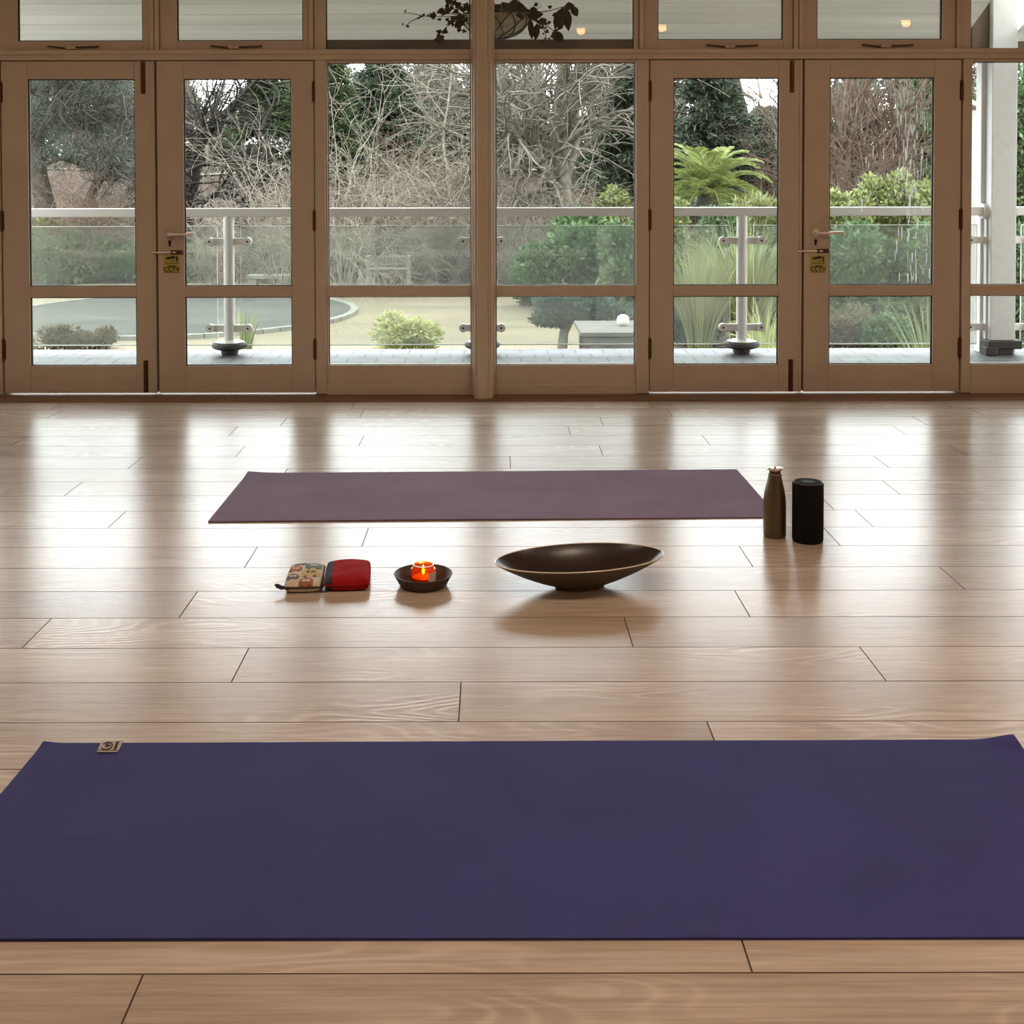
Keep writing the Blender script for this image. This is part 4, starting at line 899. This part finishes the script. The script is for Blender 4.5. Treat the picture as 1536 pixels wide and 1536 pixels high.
# ------------------------------------------------------------------ the garden, left to right
# -- seen through the first door
def pine(u, Y, label):
    b = G(u, Y); e = tag(empty('pine_tree', b), label, 'tree'); g = random.Random(nseed()); sd = nseed(); mb = MB(); x = lambda uu, vv, dy=0: P(uu, vv, Y+dy)-b
    mb.tube([x(72,330), x(66,300), x(58,262), x(56,215), x(60,170), x(66,120), x(70,60), x(70,0)], [.25,.22,.19,.17,.15,.13,.10,.06], 9, False)
    clumps = []
    Pm = dict(BARE); Pm.update(max=2, kids=(4,3), wig=.2, grav=(.0,-.02,-.04), ang=(25,65), len=(.4,.65), rmin=.010); Pm['from'] = (.3,.2)
    for pts, r_ in (([(58,200),(75,160),(95,140),(125,148)], .07), ([(56,230),(80,212),(110,198),(150,210)], .055), ([(60,170),(85,150),(105,122),(108,95)], .06), ([(66,130),(90,118),(130,112),(170,125)], .05),
                    ([(57,250),(90,238),(140,232),(165,252),(195,270)], .05), ([(64,140),(45,120),(20,110)], .05), ([(56,220),(30,205),(0,215)], .05), ([(68,90),(110,70),(160,65)], .05), ([(60,190),(95,185),(150,170),(195,175)], .05)):
        dy = g.uniform(-1.2, .8); q = [x(uu, vv, dy*i/3) for i, (uu, vv) in enumerate(pts)]; mb.tube(q, [r_*(1-.6*i/len(q)) for i in range(len(q))], 6, False)
        for i in range(1, len(q)):
            for _ in range(4): grow(mb, q[i], (q[i]-q[i-1]).normalized()+Vector((g.gauss(0,.6), g.gauss(0,.6), g.gauss(.1,.5))), g.uniform(.6,1.2), .022, 0, Pm, g, None, 4)
            for _ in range(2): c = q[i]+Vector((g.uniform(-.4,.5), g.uniform(-.5,.5), g.uniform(-.1,.35))); clumps.append((c.x, c.y, c.z, g.uniform(.35,.7), g.uniform(.35,.6), g.uniform(.15,.3)))
    for uu, vv in ((150,210),(180,205),(195,225),(130,225),(165,240),(190,195),(110,218),(170,222),(195,165),(140,160),(185,140),(120,130),(150,120),(190,118)): c = x(uu, vv, g.uniform(-1,.5)); clumps.append((c.x, c.y, c.z, .5, .5, .22))
    mb.build('trunk_and_branches', M['bark_pine'], e, smooth=True, sharp=0); leaf_cloud('needles', LM['grey_green_pine'], e, clumps, 42000, .15, .010, sd, .2, .15)
pine(65, 27, 'large pine with thick grey trunk behind the leftmost door')
bare_tree(132, 33, 150, .16, M['bark_dark'], 'slender dark tree standing right of the thick pine trunk', P_=dict(max=3))
shrub(110, 25.5, 352, 210, LM['mid_shrub'], 'broad green shrub at the far left behind the sandy court', 12000, .15, .075, depth=.5)
shrub(40, 26, 345, 130, LM['mid_shrub'], 'green shrub at the left edge of the first door glass', 6000, .15, .075, depth=.5)
shrub(80, 26.5, 326, 60, LM['bright_hedge'], 'small light green plant above the broad left shrub', 2500, .14, .06, depth=.7)
shrub(192, 25.4, 366, 90, LM['mid_shrub'], 'low green shrub at the right end of the left hedge', 5000, .13, .07, depth=.6)
shrub(85, 15.2, 488, 90, LM['brown_heather'], 'low brownish plants on the near rim of the grey pool, left', 2600, .07, .022, lumps=10)
shrub(140, 15.4, 490, 70, LM['brown_heather'], 'low straw-coloured plants on the near rim of the grey pool, right', 2000, .07, .022, lumps=8)
twig_bush(135, 26, 262, 190, M['bark_brown'], 'brown leafless thicket between the pine trunks', 40)
twig_bush(185, 26.6, 285, 70, M['bark_pale'], 'pale bare shrub in front of the pine, right of the first door glass', 10, r0=.012)
# -- second door
bare_tree(286, 29, 60, .17, M['bark_dark'], 'dark twisted leafless tree at the left of the second door', P_=dict(wig=.2, kids=(7,5,4,3)), first=.5)
conifer(400, 36, 92, 130, LM['conifer_green'], 'yellow-green conifer behind the second door', .16, 120, .40, leaf_n=60, bare=.42)
bare_tree(358, 31, 150, .15, M['bark_dark'], 'dark trunk in front of the yellow-green conifer', P_=dict(max=3))
twig_bush(418, 23, 190, 110, M['bark_pale'], 'tall arching pale leafless shrub at the right of the second door', 14, r0=.014, up=1.3)
shrub(285, 25.2, 362, 60, LM['mid_shrub'], 'small green shrub left of the first balustrade post', 3000, .11, .055)
shrub(398, 25.2, 362, 75, LM['mid_shrub'], 'green shrub right of the first balustrade post', 4000, .11, .055)
twig_bush(330, 24, 318, 150, M['bark_pale'], 'tangled pale bare shrub behind the first balustrade post', 16)
blades(364, 13.2, 462, 42, LM['palm_green'], 'small spiky yellow-green plant behind the first balustrade post', 60, .03, 'spiky_plant', 1.0, .5, 'plant')
st_ = MB(); yb_ = 23.2; xa_, xb_ = P(372, 412, yb_).x, P(437, 412, yb_).x; zt_ = P(400, 412, yb_).z
be = tag(empty('low_wall_seat', ((xa_+xb_)/2, yb_, -.97)), 'low stone slab seat beyond the round grey pool', 'seat')
w2 = (xb_-xa_)/2; MB().box(-w2, w2, -.2, .2, zt_+.97-.07, zt_+.97).build('slab', M['stone'], be, bevel=.01)
for s_ in (-1, 1): MB().box(s_*w2*.75-.08, s_*w2*.75+.08, -.17, .17, 0, zt_+.97-.07).build('support', M['stone'], be, bevel=.01)
# -- left fixed panel
conifer(575, 38, 84, 210, LM['dark_evergreen'], 'broad dark conifer behind the left fixed panel', .25, 170, .42, leaf_n=75, bare=.22)
conifer(505, 33, 88, 75, LM['conifer_green'], 'slim olive conifer beside the left edge of the left fixed panel', .12, 110, .34, leaf_n=50, bare=.2)
conifer(700, 39, 170, 120, LM['dark_evergreen'], 'low dark conifer directly behind the central post', .18, 110, .38, leaf_n=60, bare=.05)
bare_tree(728, 24, 20, .055, M['bark_pale'], 'pale leafless tree spreading behind the central post', P_=dict({'from': (.2,.2,.15,.15)}, grav=(.0,-.02,-.05,-.08), ang=(40,80), kids=(10,6,5,3), rmin=.0055, rk=.5), first=.5)
twig_bush(515, 22, 160, 120, M['bark_pale'], 'tall pale bare shrub at the left of the left fixed panel', 14, r0=.013, up=1.4)
twig_bush(600, 24.2, 268, 190, M['bark_pale'], 'wide tangle of bleached bare branches in the middle of the left fixed panel', 26, r0=.015)
twig_bush(690, 24.4, 275, 120, M['bark_pale'], 'bleached bare shrub just left of the central post', 18, r0=.014)
twig_bush(560, 29, 215, 170, M['bark_brown'], 'brown leafless thicket on the slope, left part', 24)
twig_bush(650, 31, 200, 200, M['bark_brown'], 'brown leafless thicket on the slope, right part', 26)
shrub(522, 25.6, 366, 66, LM['mid_shrub'], 'dark green shrub left of the garden bench', 4000, .11, .055)
shrub(630, 25.6, 372, 46, LM['bright_hedge'], 'small yellow-green shrub right of the garden bench', 2500, .09, .05)
shrub(690, 25.4, 378, 70, LM['brown_heather'], 'brownish low shrub between bench and central post', 3500, .10, .03)
# bench
Yb = 23.3; x0_, x1_ = P(553, 390, Yb).x, P(614, 390, Yb).x; zs_ = P(585, 401, Yb).z; zt_ = P(585, 384, Yb).z; zg = -.97
bn = tag(empty('garden_bench', ((x0_+x1_)/2, Yb, zg)), 'wooden slatted garden bench at the back of the sandy court', 'bench'); w2 = (x1_-x0_)/2; hs, ht = zs_-zg, zt_-zg
M['benchwood'] = simple('weathered_wood', (.20,.185,.15), .8, noise=.2)
m_ = MB()
for k in range(4): m_.box(-w2, w2, -.25+k*.09, -.18+k*.09, hs-.03, hs)
m_.build('seat', M['benchwood'], bn)
m_ = MB(); m_.box(-w2, w2, .12, .16, ht-.05, ht); m_.box(-w2, w2, .12, .16, hs+.03, hs+.07)
for k in range(13): xx = -w2+2*w2*(k+.5)/13; m_.box(xx-.018, xx+.018, .125, .15, hs+.05, ht-.03)
m_.build('backrest', M['benchwood'], bn)
for sx in (-1, 1):
    for sy, h_ in ((-.24, hs+.2), (.12, ht)): MB().box(sx*w2-.03, sx*w2+.03, sy, sy+.05, 0, h_).build('leg', M['benchwood'], bn)
    MB().box(sx*w2-.035, sx*w2+.035, -.26, .15, hs+.19, hs+.23).build('armrest', M['benchwood'], bn)
shrub(607, 13.5, 464, 112, LM['pale_shrub'], 'feathery pale green shrub just beyond the terrace, left of the central post', 5200, .075, .022, lumps=16, z0f=.12, shell=.15, name='feathery_shrub')
# -- right fixed panel
bt = bare_tree(832, 25.6, 0, .21, M['bark_grey'], 'big leafless tree with upright forking trunk behind the right fixed panel', P_=dict({'from': (.38,.2,.2,.15)}, kids=(9,6,5,4), ang=(22,58), max=4, rmin=.0065, wig=.10), first=.62, sides=8)
bare_tree(812, 28, 190, .09, M['bark_grey'], 'thin second trunk close left of the big leafless tree', P_=dict(max=3))
conifer(955, 34, 86, 170, LM['dark_evergreen'], 'dark evergreen at the right edge of the right fixed panel', .2, 150, .40, leaf_n=75, bare=.05)
conifer(905, 37, 190, 90, LM['dark_evergreen'], 'low dark evergreen behind the big leafless tree', .14, 100, .36, leaf_n=60, bare=.02)
shrub(760, 38, 130, 110, LM['grey_green_pine'], 'pale grey-green tree far behind the right fixed panel', 6000, .26, .10, name='distant_tree', cat='tree')
twig_bush(775, 23.5, 262, 120, M['bark_pale'], 'bleached bare shrub just right of the central post', 18, r0=.014)
twig_bush(880, 22.6, 258, 90, M['bark_pale'], 'pale forked bare branches above the bright green shrub', 7, r0=.014)
twig_bush(880, 31, 262, 170, M['bark_brown'], 'brown leafless thicket around the big bare trunk', 22)
shrub(915, 23, 280, 100, LM['bright_hedge'], 'bright yellow-green shrub beside the trunk, top right of the right fixed panel', 7000, .11, .06)
shrub(870, 19.5, 318, 205, LM['mid_shrub'], 'big rounded dark green shrub in the right fixed panel', 22000, .12, .06, lumps=24)
shrub(945, 18.5, 330, 110, LM['mid_shrub'], 'dense green shrub behind the jamb right of the right fixed panel', 10000, .11, .055)
shrub(785, 20.5, 372, 60, LM['mid_shrub'], 'small loose green shrub just right of the central post', 3000, .10, .05)
e = shrub(868, 14.5, 438, 165, LM['blue_green'], 'small blue-green spreading tree above the timber platform', 9000, .075, .035, z0f=.52, lumps=18, depth=.6, stems=False, name='spreading_tree', cat='tree', rr=(.22,.34))
b = MB(); b.tube([(-.22,0,-.05), (-.18,0,.35), (-.05,0,.62), (.0,0,.8)], [.07,.055,.05,.03], 8, False)
for dx_, dz_ in ((-.5,.85),(.45,.9),(-.2,1.0),(.25,1.0),(.55,.75)): b.tube([(-.08,0,.55), (dx_*.6,.05,dz_*.8), (dx_,.08,dz_)], [.035,.02,.01], 6, False)
b.build('trunk_and_branches', M['bark_grey'], e, smooth=True, sharp=0)
Yt = 13.0; xa_, xb_ = P(866, 500, Yt).x, P(975, 500, Yt).x; zt_ = P(900, 490, Yt).z
pf = tag(empty('timber_platform', ((xa_+xb_)/2, Yt, -1.0)), 'low dark timber platform under the spreading tree', 'platform'); w2 = (xb_-xa_)/2
m_ = MB(); hh = zt_+1.0
for k in range(7): m_.box(-w2, w2, -.5+k*.15, -.5+k*.15+.14, hh-.04, hh)
M['greywood'] = simple('dark_grey_timber', (.085,.075,.062), .7, noise=.3, nscale=5)
m_.build('boards', M['greywood'], pf); MB().box(-w2+.03, w2-.03, -.48, -.44, hh-.2, hh-.04).build('front_board', M['greywood'], pf)
for sx in (-1, 1):
    for sy in (-.42, .42): MB().box(sx*(w2-.1)-.05, sx*(w2-.1)+.05, sy-.05, sy+.05, 0, hh-.04).build('leg', M['greywood'], pf)
xo = P(936, 480, Yt).x
gl_ = tag(empty('globe_lamp', (xo, Yt+.1, zt_)), 'small white globe standing on the timber platform', 'lamp')
MB().lathe([(.001,0),(.045,.004),(.065,.03),(.07,.06),(.06,.095),(.03,.118),(.0,.122)], 24).build('globe', simple('white_globe', (.7,.68,.64), .4), gl_, smooth=True)
# -- third door
conifer(1062, 30, 84, 185, LM['dark_evergreen'], 'dense dark blue-green conifer above the palm', .2, 170, .34, leaf_n=85, bare=.05)
conifer(1150, 31, 215, 95, LM['dark_evergreen'], 'low dark conifer right of the palm', .12, 90, .3, leaf_n=60, bare=.02)
bare_tree(1128, 33, 40, .16, M['bark_dark'], 'dark straight trunk right of the dense conifer', P_=dict(max=3, kids=(5,3,3)), first=.8)
twig_bush(1155, 29, 175, 90, M['bark_brown'], 'brown bare shrub at the right of the third door', 16, up=1.5)
def palm(u, Y, vtop, wpx, label):
    zc = P(u, 282, Y).z; b = G(u, Y); e = tag(empty('palm_tree', b), label, 'tree'); g = random.Random(31); c = Vector((0, 0, zc-b.z)); mb = MB()
    prof = [(.17,0),(.2,.3)]; H = c.z; rr = []
    for k in range(12): z = H*k/11; rr += [(.17+.05*(k % 2), z)]
    mb.lathe(rr, 14).build('trunk', M['bark_dark'], e); Rw = px(wpx, Y)/2; Hh = P(u, vtop, Y).z-zc
    for k in range(46):
        q = 2*PI*k*.381966; f = k/46; el = 1.35-1.4*f+g.uniform(-.1,.1); L = Rw*g.uniform(1.0, 1.28); fr = MB(); pts = []; cur = c+Vector((0,0,-.1*f)); a_ = el
        for i in range(11):
            pts.append(cur.copy()); d = Vector((math.cos(q)*math.cos(a_), math.sin(q)*math.cos(a_), math.sin(a_))); cur = cur+d*L*1.05/10; a_ -= .07+.018*i
        fr.tube(pts, [.018*(1-.085*i) for i in range(11)], 4, False)
        sd = Vector((-math.sin(q), math.cos(q), 0))
        for i in range(1, 48):
            s = i/48*10; j = min(int(s), 9); p = pts[j].lerp(pts[min(j+1, 10)], s-j); t = (pts[min(j+1,10)]-pts[j]).normalized(); ll = L*.30*math.sin(PI*min(1, .16+.84*i/48))**.7*(.95 if i > 3 else .5)
            for sg in (-1, 1):
                dd = (sd*sg*.8+t*.75+Vector((0,0,.25))).normalized(); m1 = p+dd*ll*.55; m2 = p+dd*ll-Vector((0,0,ll*.18)); wv = Vector((0,0,.5))+t*.5; wv = wv.normalized()*.011
                fr.add([p-wv*.6, p+wv*.6, m1+wv, m1-wv, m2], [(0,1,2,3), (3,2,4)])
        fr.build('frond', LM['palm_green'], e)
    return e
palm(1062, 20, 203, 165, 'short palm with arching green fronds behind the third door')
shrub(1140, 18.5, 268, 110, LM['olive_grass'], 'feathery light green shrub right of the palm', 9000, .13, .022, lumps=18, shell=.2, name='feathery_shrub')
shrub(1020, 19, 292, 70, LM['bright_hedge'], 'bright green shrub at the foot of the palm', 4500, .09, .05)
shrub(1080, 17.5, 284, 80, LM['mid_shrub'], 'green shrub below the palm fronds', 7000, .10, .05)
blades(1120, 15, 318, 170, LM['olive_grass'], 'tall fine arching grass behind the second balustrade post', 700, .014, spread=1.1)
blades(1050, 14.5, 335, 130, LM['olive_grass'], 'arching grey-green grass left of the second balustrade post', 420, .013, spread=1.2)
blades(1150, 13, 430, 110, LM['pale_shrub'], 'bleached drooping grass low behind the third door', 160, .014, spread=1.3, droop=1.3)
shrub(1035, 15.5, 400, 130, LM['blue_green'], 'dark green shrub low behind the third door', 9000, .09, .045)
shrub(1150, 16, 370, 120, LM['mid_shrub'], 'green undergrowth shrub right of the second balustrade post', 8000, .09, .04)
# -- fourth door
TW = dict(kids=(9,6,4), max=3, ang=(12,34), grav=(.05,.06,.04), wig=.10, len=(.5,.8), rmin=.006); TW['from'] = (.08,.15,.15)
for u, Y, v, lb_ in ((1262, 27, 105, 'upright brown leafless tree at the left of the fourth door'), (1300, 28, 100, 'upright brown leafless tree in the middle of the fourth door'), (1338, 27.5, 112, 'upright brown leafless tree right of the middle of the fourth door')):
    bare_tree(u, Y, v, .09, M['bark_brown'], lb_, P_=TW, first=.62)
twig_bush(1290, 26, 150, 150, M['bark_brown'], 'dense brown twiggy thicket behind the fourth door', 30, up=2.2, r0=.015)
conifer(1385, 29, 95, 140, LM['mid_shrub'], 'dark green loose evergreen at the right of the fourth door', .15, 130, .28, leaf_n=60, bare=.05)
shrub(1268, 18, 255, 100, LM['bright_hedge'], 'bright green hedge shrub at the left of the fourth door', 8500, .085, .05)
shrub(1335, 18.5, 250, 110, LM['bright_hedge'], 'bright green rounded hedge shrub in the middle of the fourth door', 9500, .085, .05)
shrub(1395, 18, 256, 110, LM['bright_hedge'], 'bright green hedge shrub at the right of the fourth door', 7500, .085, .05)
shrub(1248, 17.6, 262, 90, LM['bright_hedge'], 'bright green hedge shrub partly hidden by the left edge of the fourth door glass', 7500, .085, .05)
shrub(1290, 15.5, 335, 150, LM['mid_shrub'], 'large dark shrub below the bright hedge, left half of the fourth door', 14000, .085, .04)
shrub(1385, 15.5, 330, 110, LM['mid_shrub'], 'large dark shrub below the bright hedge, right half of the fourth door', 10000, .085, .04)
shrub(1275, 13.2, 452, 85, LM['brown_heather'], 'low brownish shrub behind the fourth door', 5000, .06, .02)
shrub(1330, 13, 460, 80, LM['mid_shrub'], 'low green shrub beside the brownish one behind the fourth door', 5000, .06, .03)
blades(1395, 12, 440, 120, LM['olive_grass'], 'spiky long-leaved plant at the lower right of the fourth door', 70, .026, 'spiky_plant', 1.5, .4, 'plant')
# -- far right
shrub(1540, 22, 60, 170, LM['mid_shrub'], 'tall leafy tree right of the white column', 22000, .14, .06, name='leafy_tree', cat='tree', lumps=26)
shrub(1465, 26, 88, 70, LM['mid_shrub'], 'leafy tree left of the white column', 6500, .14, .06, name='leafy_tree', cat='tree', lumps=16)
shrub(1540, 14, 330, 120, LM['mid_shrub'], 'dark green shrub low right of the white column', 9000, .085, .04)
shrub(1462, 15, 350, 60, LM['mid_shrub'], 'green shrub between the fourth door and the white column', 4500, .085, .04)
shrub(1620, 18, 200, 140, LM['mid_shrub'], 'dark leafy shrub beyond the right edge', 8000, .12, .05)
# -- far backdrop: each tree its own crown
bk = [(-40,52,70,'grey_green_pine','far left',150),(70,50,60,'grey_green_pine','behind the thick pine',150),(190,54,75,'dark_evergreen','between the first two doors',140),(262,51,105,'grey_green_pine','left of the twisted tree',100),(455,50,80,'dark_evergreen','behind the second door jamb',120),
      (655,52,84,'grey_green_pine','left of the central post',130),(780,55,110,'grey_green_pine','left of the big bare tree',110),(905,53,96,'dark_evergreen','right of the big bare tree',130),(1010,50,80,'dark_evergreen','left of the palm',120),(1215,52,105,'grey_green_pine','between the right doors',120),
      (1285,55,90,'grey_green_pine','behind the brown trees',120),(1365,52,84,'dark_evergreen','behind the rain-streaked glass',120),(1440,54,70,'grey_green_pine','behind the right jamb',120),(1580,50,60,'dark_evergreen','far right',130),(545,56,100,'grey_green_pine','behind the broad dark conifer',130),(335,56,165,'grey_green_pine','low in the sky gap of the second door',90),
      (845,57,170,'grey_green_pine','low behind the big bare tree',110),(1150,57,158,'grey_green_pine','low in the sky gap of the third door',90),(130,56,100,'grey_green_pine','right of the thick pine',120),(715,57,90,'dark_evergreen','directly behind the central post',110)]
for i, (u, Y, v, k, wh, wd) in enumerate(bk):
    shrub(u, Y, v, wd, LM[k], 'distant hazy tree on the rise, '+wh, 7500, .21, .10, name='distant_tree', cat='tree', group='distant trees on the rise', lumps=26, depth=.6, rr=(.16,.30))
for u, v, wh in ((30,215,'behind the thick pine'),(150,212,'right of the thick pine'),(265,215,'left of the twisted tree'),(370,208,'behind the yellow-green conifer'),(470,212,'behind the second door jamb'),(570,205,'behind the broad dark conifer'),(670,212,'left of the central post'),(770,208,'right of the central post'),(870,214,'behind the big bare tree'),(980,205,'left of the palm'),(1150,214,'right of the palm'),(1260,208,'behind the brown trees'),(1370,205,'behind the rain-streaked glass')):
    shrub(u, 46, v, 130, LM['dark_evergreen' if u % 20 else 'grey_green_pine'], 'low dark shrub on the crest of the rise, '+wh, 3500, .17, .09, name='distant_shrub', group='low shrubs on the crest of the rise', lumps=18, depth=.4, stems=False)
FB = dict(kids=(8,5,4,3), max=4, ang=(18,48), rmin=.008, wig=.09, rk=.5); FB['from'] = (.2,.2,.15,.15)
for u, Y, v, wh in ((240,44,60,'behind the gap between the first two doors'),(312,43,75,'in the sky gap of the second door'),(475,45,50,'behind the second door jamb'),(640,43,40,'left of the central post'),(775,44,50,'right of the central post'),(890,45,45,'right of the big bare tree'),(1000,44,60,'behind the jamb left of the third door'),(1165,43,70,'in the sky gap of the third door'),(1230,44,60,'left of the brown trees'),(1400,45,60,'behind the rain-streaked glass'),(160,45,50,'right of the thick pine')):
    bare_tree(u, Y, v, .12, M['bark_grey'], 'tall thin leafless tree far off, '+wh, 'far leafless trees on the rise', FB, first=.62, sides=5)
# low undergrowth over the slope: uncountable twigs and weeds
g = np.random.default_rng(77); nU = 16000; xs = g.uniform(-17, 17, nU); ys = g.uniform(24.8, 41, nU); zs = np.array([terr(a_, b_) for a_, b_ in zip(xs, ys)])
D = g.normal(size=(nU, 3))*.8+np.array([0,0,.8]); Lq = g.uniform(.15, .7, nU); V, F = leaves_np(np.stack([xs, ys, zs-.03], 1), D, Lq, .012+.012*g.random(nU), 5)
tag(np_mesh('undergrowth', V, F, leafmat('dead_stalks', (.025,.017,.012), (.15,.118,.085), .1)), 'brown dead stalks and twigs covering the slope', 'undergrowth', kind='stuff')
# ------------------------------------------------------------------ light
w = bpy.data.worlds.new('World'); S.world = w; w.use_nodes = True
bg = w.node_tree.nodes['Background']; bg.inputs[0].default_value = (.90,.96,1.0,1); bg.inputs[1].default_value = 8.8
LAMPS_AND_FILL = [(1.04,-.37), (1.95,-.1), (4.6,.3), (-3.3,2.9), (-1.1,2.6), (1.1,2.6), (3.3,2.9)]  # first three sit where the panes reflect lamps; last four added as fill
M['lampglow'] = emis('lamp_glow', (1.0,.52,.16), 28)
for i, (x, y) in enumerate(LAMPS_AND_FILL):
    e = empty('ceiling_light', (x, y, ZC)); tag(e, 'round recessed ceiling light with a white ring, from a set partly added as fill', 'light', 'recessed ceiling lights')
    MB().lathe([(.052,-.001),(.056,-.012),(.066,-.010),(.070,0)], 40).build('trim_ring', M['white'], e, smooth=True)
    MB().lathe([(.050,-.008),(.046,-.03),(.030,-.05),(0,-.058)], 32).build('diffuser', M['lampglow'], e, smooth=True)
    L = bpy.data.lights.new('lamp', 'AREA'); L.shape = 'DISK'; L.size = .12; L.spread = math.radians(120 if y < 1 else 180); L.energy = 17; L.color = (1,.80,.62)
    lo = bpy.data.objects.new('lamp', L); COL.objects.link(lo); lo.parent = e; lo.location = (0,0,-.065)
e = tag(empty('pendant_lamp', (2.87, 1.0, ZC)), 'warm drum pendant lamp hanging from the ceiling', 'lamp')
MB().cyl((0,0,-.70), (0,0,0), .004, 8).build('cord', M['ink'], e)
sh = MB(); sh.lathe([(.155,-.855),(.16,-.85),(.16,-.70),(.155,-.695)], 40).build('lamp_shade', emis('warm_shade', (1.0,.46,.13), 9), e, smooth=True)
pq = bpy.data.lights.new('pendant_bulb', 'POINT'); pq.energy = 8; pq.color = (1,.7,.42); pq.shadow_soft_size = .05
pqo = bpy.data.objects.new('pendant_bulb', pq); COL.objects.link(pqo); pqo.parent = e; pqo.location = (0,0,-.93)
S.view_settings.view_transform = 'Standard'; S.view_settings.look = 'None'; S.view_settings.gamma = 1; S.view_settings.exposure = 0
S.view_settings.use_curve_mapping = False
S.cycles.use_denoising = True
S.cycles.max_bounces = 10; S.cycles.transparent_max_bounces = 24; S.cycles.diffuse_bounces = 5; S.cycles.glossy_bounces = 4
S.cycles.caustics_reflective = False; S.cycles.caustics_refractive = False; S.cycles.sample_clamp_indirect = 6
